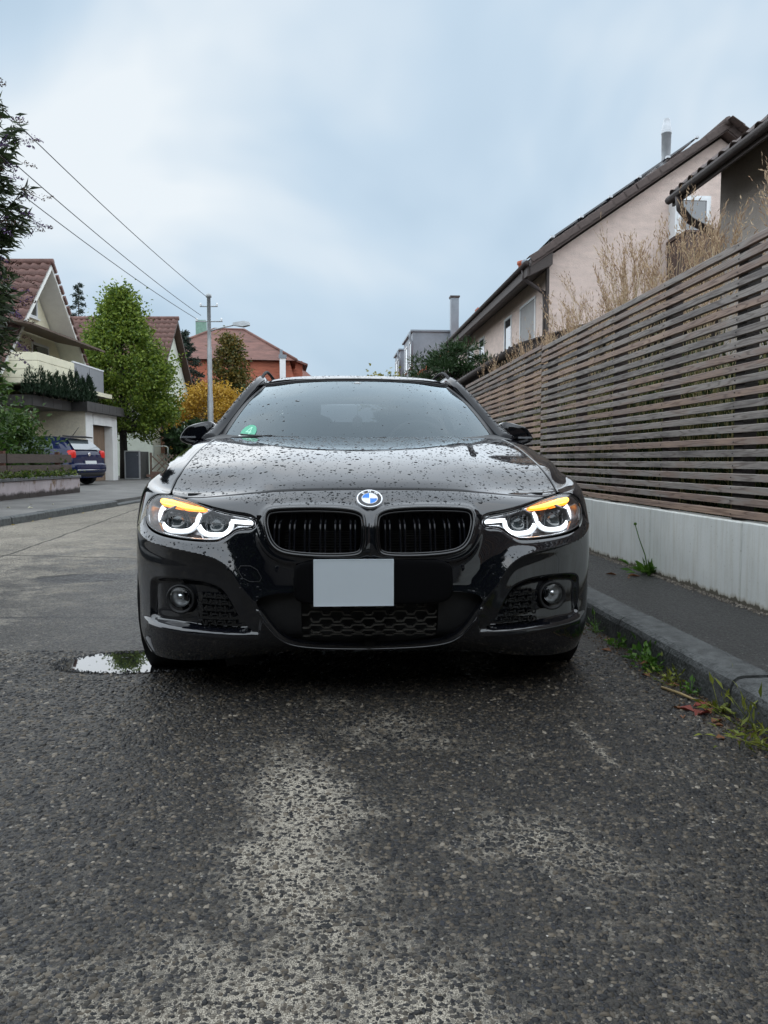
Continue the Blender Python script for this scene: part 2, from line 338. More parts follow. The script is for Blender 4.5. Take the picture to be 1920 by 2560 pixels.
# ---- stones of the road surface near the camera, standing proud of the binder
def aggregate():
    P = []
    y = 1.02
    while y < 3.35:
        sp = .0080+.0030*(y-1.0); hw = .60*y+.25; n = int(2*hw/sp); x = -hw+sp*np.arange(n)+rng.uniform(-.5,.5,n)*sp; dry = np.maximum(np.exp(-((x+.16)/.30)**2-((y-1.12)/.24)**2), np.exp(-((x+.20)/.15)**2-((y-1.72)/.48)**2)); k = rng.random(n) < .84-.45*dry; P.append(np.c_[x[k], y+rng.uniform(-.5,.5,k.sum())*sp, np.full(k.sum(), sp)]); y += sp*.95
    P = np.vstack(P); u = P[:,0]*CT+P[:,1]*ST; P = P[u < 1.30]; n = len(P); r = P[:,2]*np.clip(rng.lognormal(-.78, .34, n), .2, .85); h = r*rng.uniform(.10,.42,n); ang = rng.uniform(0, 6.28, n); K = 5; V = []
    asp = rng.uniform(.7, 1.35, n); zo = rng.uniform(-.0004,.0008,n)
    for ring, zz in ((1., -.25), (.66, 1.)):
        for j in range(K):
            q = ang+2*math.pi*j/K+rng.uniform(-.3,.3,n); rr = r*ring*rng.uniform(.8,1.2,n); V.append(np.stack([P[:,0]+np.cos(q)*rr*asp, P[:,1]+np.sin(q)*rr/asp, zo+h*zz*rng.uniform(.8,1.2,n)], 1))
    V = np.stack(V, 1).reshape(-1, 3); f = [[j, (j+1) % K, K+(j+1) % K, K+j] for j in range(K)]; base = np.arange(n)*2*K
    me = bpy.data.meshes.new('road_aggregate'); quads = (base[:, None, None]+np.array(f)[None]).reshape(n, -1); tops = base[:, None]+np.arange(K, 2*K)[None]; loops = np.concatenate([quads, tops], 1).ravel(); tot = np.tile([4]*K+[K], n); st = np.r_[0, np.cumsum(tot)[:-1]]
    me.vertices.add(len(V)); me.vertices.foreach_set('co', V.ravel()); me.loops.add(len(loops)); me.loops.foreach_set('vertex_index', loops); me.polygons.add(len(tot)); me.polygons.foreach_set('loop_start', st); me.polygons.foreach_set('loop_total', tot); me.update(); me.validate()
    m, nt, N, L, Pn = new_mat('aggregate_stone'); g = N.new('ShaderNodeNewGeometry'); rp = N.new('ShaderNodeValToRGB'); L.new(g.outputs['Random Per Island'], rp.inputs[0]); el = rp.color_ramp.elements; el[0].color = (.009,.009,.010,1); el[1].color = (.24,.21,.17,1)
    for p_, c_ in ((.28,(.017,.017,.018)),(.55,(.031,.028,.024)),(.76,(.056,.047,.037)),(.91,(.090,.073,.053)),(.975,(.14,.118,.09))): k = el.new(p_); k.color = (*c_, 1)
    L.new(rp.outputs[0], Pn.inputs['Base Color']); Pn.inputs['Roughness'].default_value = .38; Pn.inputs['Specular IOR Level'].default_value = .22; me.materials.append(m)
    tag(link(bpy.data.objects.new('road_aggregate', me)), 'packed dark and brownish stones of the worn road surface', 'aggregate', kind='stuff')
aggregate()

# ---- puddle by the front wheel
pts = []
for i in range(260):
    t = 2*math.pi*i/260; r = 1+.07*math.sin(3*t+1)+.05*math.sin(7*t)+random.uniform(-.035,.035)*(1 if math.sin(t) < .5 else .5)
    pts.append((-.99+.345*r*math.cos(t)*(1 if math.cos(t) < 0 else 1.6), 3.17+.175*r*math.sin(t)+.05*math.cos(t), .0045))
mw, nt, N, L, P = new_mat('puddle_water'); P.inputs['Base Color'].default_value = (.012,.012,.013,1); P.inputs['Roughness'].default_value = .015; P.inputs['IOR'].default_value = 1.75
n_ = N.new('ShaderNodeTexNoise'); n_.inputs['Scale'].default_value = 3; b_ = N.new('ShaderNodeBump'); b_.inputs['Strength'].default_value = .02; L.new(n_.outputs[0], b_.inputs['Height']); L.new(b_.outputs[0], P.inputs['Normal'])
tag(MB().add(pts, [tuple(range(260))]).build('puddle', mw), kind='structure')
rim_ = []
for i in range(700):
    t = random.uniform(0, 2*math.pi); r = random.gauss(1.0, .05); rim_.append((-.99+.345*r*math.cos(t)*(1 if math.cos(t) < 0 else 1.6), 3.17+.175*r*math.sin(t)+.05*math.cos(t), .003))
grit('puddle_edge_stones', rim_, .003, .008, leafmat('wet_stone', (.012,.013,.016), (.05,.05,.05), .3, 0), 'dark wet stones breaking the edge of the puddle')

# ---- concrete retaining wall of upright panels
WALL = empty('retaining_wall', rf(2.05, 0, .10), TH); tag(WALL, 'pale grey concrete panel wall carrying the wooden slat fence', 'wall')
m, nt, N, L, P = new_mat('panel_concrete'); tc = N.new('ShaderNodeTexCoord')
def nz(s, d, stretch=None, r=.6):
    n = N.new('ShaderNodeTexNoise'); n.inputs['Scale'].default_value = s; n.inputs['Detail'].default_value = d; n.inputs['Roughness'].default_value = r; src = tc.outputs['Object']
    if stretch: mp = N.new('ShaderNodeMapping'); mp.inputs['Scale'].default_value = stretch; L.new(src, mp.inputs[0]); src = mp.outputs[0]
    L.new(src, n.inputs['Vector']); return n.outputs[0]
def ramp(x, *st):
    r = N.new('ShaderNodeValToRGB'); L.new(x, r.inputs[0]); e = r.color_ramp.elements; e[0].position, e[0].color = st[0][0], (*st[0][1], 1); e[1].position, e[1].color = st[-1][0], (*st[-1][1], 1)
    for p, c in st[1:-1]: k = e.new(p); k.color = (*c, 1)
    return r.outputs[0]
def mul(a, b, f=1):
    n = N.new('ShaderNodeMix'); n.data_type = 'RGBA'; n.blend_type = 'MULTIPLY'; n.inputs[0].default_value = f; L.new(a, n.inputs[6]); L.new(b, n.inputs[7]); return n.outputs[2]
c = ramp(nz(2.2, 6), (.3,(.60,.615,.59)), (.7,(.74,.75,.715)))
c = mul(c, ramp(nz(5, 4, (6,6,.5)), (.32,(.88,.86,.82)), (.55,(1,1,1))))
c = mul(c, ramp(nz(55, 3, None, .7), (.28,(.55,.52,.46)), (.36,(1,1,1))))
sz = N.new('ShaderNodeSeparateXYZ'); L.new(tc.outputs['Object'], sz.inputs[0]); ad = N.new('ShaderNodeMath'); ad.operation = 'MULTIPLY_ADD'; L.new(nz(22, 5, (1,1,.35)), ad.inputs[0]); ad.inputs[1].default_value = -.08; L.new(sz.outputs[2], ad.inputs[2])
c = mul(c, ramp(ad.outputs[0], (-.035,(.16,.14,.11)), (-.012,(.55,.50,.42)), (.022,(1,1,1))))
L.new(c, P.inputs['Base Color']); P.inputs['Roughness'].default_value = .75
bp = N.new('ShaderNodeBump'); bp.inputs['Strength'].default_value = .25; bp.inputs['Distance'].default_value = .004; L.new(nz(60, 5), bp.inputs['Height']); L.new(bp.outputs[0], P.inputs['Normal']); M_PANEL = m
pm = None
for i in range(-6, 8):
    y0 = 3.68+i*1.085
    if pm is None: o = MB().box((.05,.5425,.217), (.10,1.079,.436), bev=.006).build('panel', M_PANEL, WALL); pm = o.data
    else: o = link(bpy.data.objects.new('panel', pm), WALL)
    o.location = (random.uniform(-.003,.003), y0, random.uniform(-.004,.002))
MB().box((.055,2.0,.205), (.07,17.0,.41)).build('joint_core', pmat('joint_dark', (.10,.085,.065), .9, var=.3), WALL)

# ---- weathered slat fence
def wood(name, cols, sc=1.):
    m, nt, N, L, P = new_mat(name); tc = N.new('ShaderNodeTexCoord'); oi = N.new('ShaderNodeObjectInfo')
    va = N.new('ShaderNodeVectorMath'); va.operation = 'MULTIPLY_ADD'; cb = N.new('ShaderNodeCombineXYZ')
    for i in range(3): L.new(oi.outputs['Random'], cb.inputs[i])
    L.new(cb.outputs[0], va.inputs[0]); va.inputs[1].default_value = (7,53,19); L.new(tc.outputs['Object'], va.inputs[2])
    mp = N.new('ShaderNodeMapping'); mp.inputs['Scale'].default_value = (3,.55,9); L.new(va.outputs[0], mp.inputs[0])
    wv = N.new('ShaderNodeTexNoise'); wv.inputs['Scale'].default_value = 1.6; wv.inputs['Detail'].default_value = 2; L.new(mp.outputs[0], wv.inputs['Vector'])
    rg = N.new('ShaderNodeMath'); rg.operation = 'MULTIPLY'; L.new(wv.outputs[0], rg.inputs[0]); rg.inputs[1].default_value = 26
    fr = N.new('ShaderNodeMath'); fr.operation = 'PINGPONG'; L.new(rg.outputs[0], fr.inputs[0]); fr.inputs[1].default_value = 1
    r1 = N.new('ShaderNodeValToRGB'); L.new(fr.outputs[0], r1.inputs[0]); r1.color_ramp.elements[0].position = .05; r1.color_ramp.elements[0].color = (.42,.36,.33,1); r1.color_ramp.elements[1].position = .4; r1.color_ramp.elements[1].color = (1,1,1,1)
    mp2 = N.new('ShaderNodeMapping'); mp2.inputs['Scale'].default_value = (6,1.1,6); L.new(va.outputs[0], mp2.inputs[0])
    n2 = N.new('ShaderNodeTexNoise'); n2.inputs['Scale'].default_value = 1.5; n2.inputs['Detail'].default_value = 6; n2.inputs['Roughness'].default_value = .7; L.new(mp2.outputs[0], n2.inputs['Vector'])
    ad = N.new('ShaderNodeMath'); ad.operation = 'MULTIPLY_ADD'; L.new(oi.outputs['Random'], ad.inputs[0]); ad.inputs[1].default_value = .50; L.new(n2.outputs[0], ad.inputs[2])
    r2 = N.new('ShaderNodeValToRGB'); L.new(ad.outputs[0], r2.inputs[0]); e = r2.color_ramp.elements; e[0].position = .34; e[0].color = (*cols[0], 1); e[1].position = 1.0; e[1].color = (*cols[-1], 1)
    for k, cc in enumerate(cols[1:-1]): q = e.new(.34+.66*(k+1)/(len(cols)-1)); q.color = (*cc, 1)
    mx = N.new('ShaderNodeMix'); mx.data_type = 'RGBA'; mx.blend_type = 'MULTIPLY'; mx.inputs[0].default_value = .75; L.new(r2.outputs[0], mx.inputs[6]); L.new(r1.outputs[0], mx.inputs[7]); L.new(mx.outputs[2], P.inputs['Base Color'])
    P.inputs['Roughness'].default_value = .62
    mp3 = N.new('ShaderNodeMapping'); mp3.inputs['Scale'].default_value = (60,2.5,60); L.new(va.outputs[0], mp3.inputs[0]); n3 = N.new('ShaderNodeTexNoise'); n3.inputs['Scale'].default_value = 1.5; L.new(mp3.outputs[0], n3.inputs['Vector'])
    bp = N.new('ShaderNodeBump'); bp.inputs['Strength'].default_value = .35; bp.inputs['Distance'].default_value = .003; L.new(n3.outputs[0], bp.inputs['Height']); L.new(bp.outputs[0], P.inputs['Normal']); return m
M_SLAT = wood('weathered_larch', [(.050,.044,.042),(.15,.132,.122),(.28,.25,.225),(.24,.17,.138),(.36,.25,.185)])
M_POST = wood('dark_post', [(.03,.026,.025),(.05,.04,.036),(.07,.05,.045)])
FEN = empty('slat_fence', rf(2.07, 0, .54), TH); tag(FEN, 'weathered horizontal wooden slat fence on the concrete wall', 'fence')
slm = {}
for pi, (y0, y1) in enumerate(((-1.2,3.12),(3.126,7.42),(7.426,11.55))):
    for k in range(23):
        if pi not in slm:
            L_ = y1-y0; o = MB().box((.014,L_/2,.0205), (.028,L_,.0365), bev=.003).build('slat', M_SLAT, FEN); slm[pi] = o.data
        else: o = link(bpy.data.objects.new('slat', slm[pi]), FEN)
        o.location = (random.uniform(-.002,.002), y0, .008+k*.0612+(0,0,.022)[pi]+random.uniform(-.002,.002)); o.rotation_euler = (random.uniform(-.0009,.0009), 0, random.uniform(-.0006,.0006))
        m = MB()
for k in range(-5, 10):
    y = 3.82+k*.857
    if y < 11.6: MB().box((.064,y,.68), (.07,.09,1.40)).build('post', M_POST, FEN)
scm = None
for k in range(-1, 10):
    for j in range(23):
        y = 3.82+k*.857
        if y < 11.5 and y > 2.4:
            if scm is None: o = MB().lathe([(.0045,-.001),(.0035,-.003),(0,-.003)], (0,0,0), 'X', 6).build('screw', pmat('screw_dark', (.03,.03,.03), .5, .5, var=.2), FEN); scm = o.data
            elif len([c_ for c_ in FEN.children if c_.name.startswith('screw')]) < 250: o = link(bpy.data.objects.new('screw', scm), FEN)
            else: continue
            o.location = (-.001, y+random.uniform(-.01,.01), .028+j*.0612+random.uniform(-.006,.006)+(.022 if y > 7.42 else 0))

# ------------------------------------------------------------------ foliage tools
def leaf_mesh(name, P, Dr, size, aspect, mat, parent=None, up=None, fold=.25):
    """one kite-shaped leaf per point: P base points, Dr directions"""
    n = len(P); P = np.asarray(P, float); Dr = Dr/np.linalg.norm(Dr, axis=1)[:, None]
    rnd = rng.normal(0, 1, (n, 3)) if up is None else np.asarray(up)+rng.normal(0, .5, (n, 3)); S = np.cross(Dr, rnd); S /= np.linalg.norm(S, axis=1)[:, None]; Nn = np.cross(S, Dr)
    sz = (np.asarray(size)*rng.uniform(.65, 1.25, n))[:, None]; w_ = sz*aspect
    V = np.stack([P, P+Dr*sz*.42+S*w_*.5+Nn*w_*fold, P+Dr*sz-Nn*sz*.15, P+Dr*sz*.42-S*w_*.5+Nn*w_*fold], 1).reshape(-1, 3)
    me = bpy.data.meshes.new(name); me.vertices.add(4*n); me.vertices.foreach_set('co', V.ravel()); me.loops.add(4*n); me.loops.foreach_set('vertex_index', np.arange(4*n)); me.polygons.add(n); me.polygons.foreach_set('loop_start', np.arange(0, 4*n, 4)); me.polygons.foreach_set('loop_total', np.full(n, 4)); me.update(); me.validate()
    me.materials.append(mat); o = bpy.data.objects.new(name, me); return link(o, parent)
def clump_points(n, K, env, h0, h1, rc, shell=.55, skirt=0.):
    """points of a crown: K clumps under the envelope env(h) -> radius; h in 0..1 between heights h0 and h1"""
    h = rng.beta(1.15, 1.15, K); t = rng.uniform(0, 2*math.pi, K); r = env(h)*np.sqrt(rng.uniform(shell**2, 1, K))*rng.uniform(.8, 1.08, K)
    C = np.stack([r*np.cos(t), r*np.sin(t), h0+(h1-h0)*h], 1); k = rng.integers(0, K, n); s = rc*rng.uniform(.5, 1.2, K)[k][:, None]
    P = C[k]+rng.normal(0, 1, (n, 3))*s*[1,1,.8]; out = P*[1,1,0]; out /= np.maximum(np.linalg.norm(out, axis=1), .05)[:, None]
    Dr = out*.7+rng.normal(0, .7, (n, 3))+[0,0,-.1]; return P, Dr, C
def tree(name, loc, label, cat, trunk_h, r0, h0, h1, env, n, K, rc, lsize, asp, mat, bark, group=None, limbs=18, shell=.55, top=None, updir=None):
    t = empty(name, loc); tag(t, label, cat, group)
    P, Dr, C = clump_points(n, K, env, h0, h1, rc, shell)
    if updir is not None: Dr = Dr+np.array(updir)
    m = MB(); top = top or h1*.85; k = 8; path = [(.06*math.sin(i*1.7)*i/k, .05*math.cos(i*2.1)*i/k, top*i/k) for i in range(k+1)]; m.tube(path, [r0*(1-.9*i/k)+.012 for i in range(k+1)], 8)
    for j in rng.choice(len(C), min(limbs, len(C)), replace=False):
        c = C[j]; zb = max(trunk_h, c[2]-np.hypot(c[0], c[1])*.8); zb = min(zb, top*.95); q = zb/top; b = np.array([.06*math.sin(q*k*1.7)*q, .05*math.cos(q*k*2.1)*q, zb]); mid = (b+c)/2+[0,0,-.05*np.hypot(c[0], c[1])]
        m.tube([b, mid, c], [r0*.35*(1-q*.6), r0*.2*(1-q*.6), .008], 5)
    m.build('trunk', bark, t); leaf_mesh('crown', P, Dr, lsize, asp, mat, t); return t
M_BARK = pmat('bark', (.055,.045,.038), .9, var=.4, scale=12, bump=.6, bscale=30, stretch=(1,1,.2))
M_BARK2 = pmat('bark_dark', (.022,.018,.016), .9, var=.4, scale=12, bump=.6, bscale=30)

# ---- weeds and litter along the kerb
M_WEED = leafmat('weed_green', (.035,.10,.012), (.11,.22,.03), .5, .3); M_WEED2 = leafmat('weed_yellow', (.10,.13,.015), (.24,.26,.04), .5, .3)
M_DEAD = leafmat('dead_leaf', (.10,.03,.012), (.26,.12,.05), .7, .15); M_RED = leafmat('red_leaf', (.16,.025,.02), (.24,.06,.04), .6, .15)
def weed(u, v, n, size, asp, mat, label, spread=.05, zz=0, upb=.8, cat='weed', group='weeds along the kerb'):
    p = rf(u, v, zz); t = empty('weed', p); tag(t, label, cat, group)
    size *= .78; spread *= .85
    B = rng.normal(0, spread*.4, (n, 3))*[1,1,0]+[0,0,.002]; Dr = rng.normal(0, 1, (n, 3)); Dr[:,2] = np.abs(Dr[:,2])*upb+.25; st = Dr*rng.uniform(.0, spread, (n, 1)); leaf_mesh('leaves', B+st, Dr, size, asp, mat, t, up=[0,0,1])
    m = MB()
    for i in range(min(n, 14)): m.tube([tuple(B[i]), tuple(B[i]+st[i])], .0012, 4)
    m.build('stems', mat, t); return t
weed(1.305,3.02,60,.050,.55,M_WEED,'largest leafy green weed growing at the kerb foot',.075)
weed(1.27,2.93,45,.030,.6,M_WEED,'low green weed beside the largest kerb weed',.05)
weed(1.30,3.62,26,.055,.16,M_WEED,'narrow-bladed green grass tuft at the kerb near the car',.05,upb=1.6)
weed(1.30,4.02,24,.035,.6,M_WEED,'small green weed at the kerb behind the bumper corner',.05)
weed(1.295,2.62,18,.035,.5,M_WEED,'small green sprig beside the dry straw at the kerb',.04)
weed(1.31,2.42,34,.050,.3,M_WEED2,'yellow-green weed at the joint of two kerb stones',.05)
weed(1.30,2.24,60,.060,.22,M_WEED2,'large yellowish grass tuft at the end of the kerb',.09,upb=1.2)
weed(1.30,3.32,30,.045,.5,M_WEED,'low green weed halfway between the grass tuft and the largest weed',.06)
weed(1.28,2.76,40,.035,.5,M_WEED2,'small yellowish weed just past the dry straw',.06)
weed(1.26,2.12,50,.05,.25,M_WEED2,'mossy yellow-green tuft at the foot of the last kerb stone',.10,upb=.5)
weed(1.29,4.45,22,.03,.6,M_WEED,'tiny green weed at the kerb beside the front wheel',.05)
dn = weed(2.02,4.70,60,.10,.28,M_WEED,'dandelion with a bare flower stalk at the wall joint',.06,.118,upb=.55,cat='dandelion',group=None)
m = MB(); m.tube([(0,0,0),(-.015,.03,.12),(-.05,.04,.22),(-.075,.05,.31)], [.004,.0035,.003,.003], 5); m.lathe([(.0,-.008),(.010,-.004),(.009,.008),(0,.012)], (-.075,.05,.315), 'Z', 8); m.build('flower_stalk', M_WEED, dn)
def litter(name, pts, size, asp, mat, label, cat='fallen leaf', group=None, z=.004):
    for i, p in enumerate(pts):
        o = leaf_mesh(name, np.array([[0,0,0.]]), np.array([[math.cos(i*2.3), math.sin(i*2.3), .12]]), size, asp, mat, None, up=[0,0,3]); o.location = (p[0], p[1], p[2] if len(p) > 2 else z); tag(o, label, cat, group)
litter('fallen_leaf', [rf(1.24,2.50), rf(1.22,2.44), rf(1.27,2.47), rf(1.20,2.40)], .075, .6, M_RED, 'dark red fallen leaf in the gutter by the kerb stones', group='red leaves in the gutter')
litter('fallen_leaf', [rf(1.26,3.0,.012), rf(1.24,3.25), rf(1.29,3.45,.01), rf(1.22,2.33), rf(1.25,2.30), rf(1.17,2.5), rf(1.15,2.38), rf(1.2,2.2), rf(1.26,2.75), rf(1.24,2.85)], .055, .5, M_DEAD, 'small brown dead leaf in the gutter', group='brown leaves in the gutter')
litter('fallen_leaf', [rf(1.85,4.62,.122), rf(1.80,4.66,.122), rf(1.83,4.57,.122)], .07, .4, M_DEAD, 'curled brown leaf on the pavement beside the dandelion', group='brown leaves by the dandelion')
litter('fallen_leaf', [(-5.5+random.uniform(-.5,.6), 10+random.uniform(0,3.2), .106) for _ in range(9)], .07, .6, leafmat('pale_leaf', (.35,.34,.25), (.55,.52,.38), .6, .2), 'pale fallen leaf on the pavement beside the stone wall', group='pale leaves on the far pavement')
litter('fallen_leaf', [(-4.82+random.uniform(-.1,.1), 9.9+i*.55, .004) for i in range(6)], .07, .6, leafmat('yellow_leaf', (.40,.28,.06), (.55,.42,.12), .6, .2), 'yellow fallen leaf in the gutter of the far kerb', group='yellow leaves by the far kerb')
tag(MB().tube([rf(1.22,2.70,.006), rf(1.245,2.60,.012), rf(1.27,2.52,.010)], [.006,.0055,.004], 6).build('straw', pmat('straw', (.30,.22,.10), .7, var=.2)), 'dry straw stalk lying in the gutter', 'straw')
# ------------------------------------------------------------------ right-hand side: houses, grasses, pines
M_PINK = pmat('pink_render', (.72,.585,.52), .9, var=.12, scale=3, bump=.9, bscale=26, stretch=(1,1,2.6))
M_TAUPE = pmat('taupe_render', (.36,.32,.285), .9, var=.12, scale=3, bump=.5, bscale=60)
M_BROWN = pmat('brown_metal', (.052,.040,.038), .5, .2, var=.3, scale=8)
M_GUT = pmat('gutter_paint', (.045,.036,.033), .7, var=.3, scale=8, spec=.2)
M_FASC = pmat('brown_fascia', (.060,.048,.044), .7, var=.3, scale=10, stretch=(6,.5,6))
M_TILE = pmat('brown_tile', (.085,.062,.055), .7, var=.4, scale=5, bump=.3, bscale=40)
M_RED = pmat('red_tile', (.42,.11,.055), .75, var=.4, scale=5, bump=.3, bscale=40)
M_WFRAME = pmat('white_frame', (.75,.77,.78), .45, var=.05)
M_PANE = pmat('window_glass', (.03,.035,.04), .04, var=.2, scale=2, spec=.9, ior=1.8)
M_SHUT = pmat('roller_shutter', (.33,.325,.32), .6, var=.1)
M_STEEL = pmat('stainless', (.42,.44,.46), .35, .55, var=.15, scale=3)
M_SOLAR = pmat('solar_glass', (.012,.015,.025), .12, var=.2, coat=1)
M_ZINC = pmat('grey_zinc', (.20,.23,.26), .5, .4, var=.15, scale=2)
def window(parent, u, v0, v1, z0, z1, face=-1, shutter=False, depth=.12, axis='u', fm=None, cross=False):
    """window in a wall plane u = const (axis u, facing face*u) or v = const (axis v)"""
    fm = fm or M_WFRAME
    def p(a, d, z): return (u+face*d, a, z) if axis == 'u' else (a, u+face*d, z)
    def bx(m, a0, a1, d0, d1, za, zb):
        c = p((a0+a1)/2, (d0+d1)/2, (za+zb)/2); s = (abs(d1-d0), a1-a0, zb-za) if axis == 'u' else (a1-a0, abs(d1-d0), zb-za); m.box(c, s); return m
    w_ = MB(); t = .07
    bx(w_, v0, v0+t, -.02, .03, z0, z1); bx(w_, v1-t, v1, -.02, .03, z0, z1); bx(w_, v0+t, v1-t, -.02, .03, z1-t, z1); bx(w_, v0+t, v1-t, -.02, .03, z0, z0+t)
    if cross: bx(w_, (v0+v1)/2-.03, (v0+v1)/2+.03, -.02, .028, z0+t, z1-t)
    o = w_.build('window', fm, parent)
    if shutter:
        m = MB(); n = int((z1-z0-2*t)/.055)
        for i in range(n): z = z0+t+i*.055; bx(m, v0+t, v1-t, -.015, .012, z, z+.048)
        bx(m, v0+t, v1-t, -.018, .002, z0+t, z1-t); m.build('roller_shutter', M_SHUT, o)
    else: bx(MB(), v0+t, v1-t, -.015, .004, z0+t, z1-t).build('pane', M_PANE, o)
    bx(MB(), v0-.05, v1+.05, -.02, .09, z0-.06, z0-.003).build('sill', fm, o); return o
def verge_tiles(parent, p0, p1, n, w_, mat, name='verge_tile', down=.16, thick=.05):
    """row of overlapping edge tiles from p0 (eave) to p1 (ridge) along a gable"""
    p0 = Vector(p0); p1 = Vector(p1); d = (p1-p0)/n; L_ = d.length; ex = d.normalized(); ey = Vector((0,1,0)); ez = ex.cross(ey); ez = ez if ez.z > 0 else -ez
    ey = ez.cross(ex); me = None
    for i in range(n):
        if me is None:
            m = MB(); m.box((L_*.55,w_/2,thick*.35), (L_*1.12,w_,.022), bev=.006); m.box((L_*.55,-.012,-down/2+.02), (L_*1.12,.024,down), bev=.005); o = m.build(name, mat, parent); me = o.data
        else: o = link(bpy.data.objects.new(name, me), parent)
        tl = Matrix((ex, ey, ez)).transposed().to_4x4(); o.matrix_local = Matrix.Translation(p0+d*i) @ tl @ Matrix.Rotation(R(3.0 if ex.x >= 0 else 3.0), 4, 'Y')
def pantiles(parent, o, ex, ey, nu, nv, du, dv, mat, limit=300, skip=None, order=None):
    """single roof tiles: ex along the eave, ey up the slope; shared mesh; beyond the limit joined as one part"""
    ex = Vector(ex).normalized(); ey = Vector(ey).normalized(); ez = ex.cross(ey); k = 7
    xs = [i/(k-1)*du*1.06 for i in range(k)]; zs = [.030*math.sin(2*math.pi*(i/(k-1))*.95+.5) for i in range(k)]
    V = [(x, -.02, z+.062) for x, z in zip(xs, zs)]+[(x, dv*1.08, z+.034) for x, z in zip(xs, zs)]+[(x, -.02, z+.036) for x, z in zip(xs, zs)]
    F = [(i, i+1, k+i+1, k+i) for i in range(k-1)]+[(2*k+i, 2*k+i+1, i+1, i) for i in range(k-1)]
    spots = [(i, j) for j in range(nv) for i in range(nu) if not (skip and skip(i, j))]
    if order: spots.sort(key=order)
    tl = Matrix((ex, ey, ez)).transposed().to_4x4(); me = None; rest = MB(); o = Vector(o)
    for q, (i, j) in enumerate(spots):
        T = Matrix.Translation(o+ex*(i*du)+ey*(j*dv)) @ tl @ Matrix.Rotation(random.uniform(-.03,.03), 4, 'X') @ Matrix.Rotation(random.uniform(-.02,.02), 4, 'Z')
        if q < limit:
            if me is None: b = MB().add(V, F, True).build('tile', mat, parent); me = b.data
            else: b = link(bpy.data.objects.new('tile', me), parent)
            b.matrix_local = T
        else: rest.add([T @ Vector(v) for v in V], F, True)
    if rest.v: rest.build('tile_field', mat, parent)['kind'] = 'stuff'

# ---- pink house; local origin at its front corner, x away from the street, y along the street
PH = empty('pink_house', rf(5.66, 19.65), TH); tag(PH, 'pale pink rendered house with brown tiled gable roof and steel flue pipe', 'house')
HX = -.55; EZ = 5.75; RX = 4.42; RZ = EZ+(RX-HX)*.69; W2 = 8.84; LEN = 13.4
MB().prism([(0,0,0),(W2,0,0),(W2,0,EZ+.55*.71),(RX,0,RZ-.12),(0,0,EZ+.55*.71-.12)], (0,LEN,0)).build('wall', M_PINK, PH)
sl = Vector((RX-HX, 0, RZ-EZ)).normalized(); nrm = Vector((-sl.z, 0, sl.x))
m = MB(); m.prism([(HX,-.30,EZ+.12),(RX,-.30,RZ+.12),(RX,-.30,RZ-.06),(HX,-.30,EZ-.06)], (0,LEN+.6,0)); m.prism([(RX,-.30,RZ+.12),(2*RX-HX,-.30,EZ+.12),(2*RX-HX,-.30,EZ-.06),(RX,-.30,RZ-.06)], (0,LEN+.6,0)); ro = m.build('roof', M_TILE, PH)
verge_tiles(ro, (HX-.05,-.33,EZ+.16), (RX,-.33,RZ+.16), 17, .30, M_TILE); verge_tiles(ro, (2*RX-HX,-.33,EZ+.16), (RX,-.33,RZ+.16), 17, .30, M_TILE)
m = MB(); m.tube([(RX,-.40,RZ+.16),(RX,LEN+.4,RZ+.16)], .11, 8); m.build('ridge_tiles', M_TILE, ro)
MB().box((HX-.06,LEN/2,EZ-.16), (.07,LEN+.5,.26)).build('eave_fascia', M_FASC, ro)
MB().prism([(HX-.02,-.28,EZ-.07),(0,-.28,EZ+.30),(0,-.28,EZ+.0),(HX-.02,-.28,EZ-.28)], (0,LEN+.5,0)).build('soffit', M_FASC, ro)
MB().tube([(HX-.12,-.32,EZ+.0),(HX-.12,LEN+.3,EZ-.02)], .075, 8).build('gutter', M_GUT, ro)
MB().tube([(HX-.10,.12,EZ-.06),(HX-.08,.12,EZ-.28),(-.10,.14,EZ-.62),(-.07,.14,EZ-.85),(-.07,.14,.2)], .055, 8).build('downpipe', M_BROWN, PH)
MB().box((-.035,.05,EZ/2+.1), (.07,.11,EZ+.35)).build('corner_board', M_FASC, PH)
for v0, v1, sh in ((1.25,2.95,True),(4.0,4.95,False),(8.1,9.0,False),(10.1,11.4,False)): window(PH, 0, v0, v1, 4.0, 5.30, -1, sh)
for v0, v1 in ((1.4,2.8),(4.0,4.95),(8.0,9.2)): window(PH, 0, v0, v1, 1.2, 2.5, -1, False)
# bay window and balcony on the gable
by = MB(); by.box((3.55,-.20,6.98), (.92,.40,1.0)); by.build('bay', M_WFRAME, PH); window(PH, -.41, 3.15, 3.95, 6.56, 7.42, -1, axis='v')
MB().box((3.60,-.55,5.85), (1.05,1.1,1.0)).box((3.60,-.55,6.39), (1.12,1.16,.06)).build('balcony', pmat('brown_boards', (.085,.055,.045), .7, var=.3, scale=4, stretch=(8,8,.5)), PH)
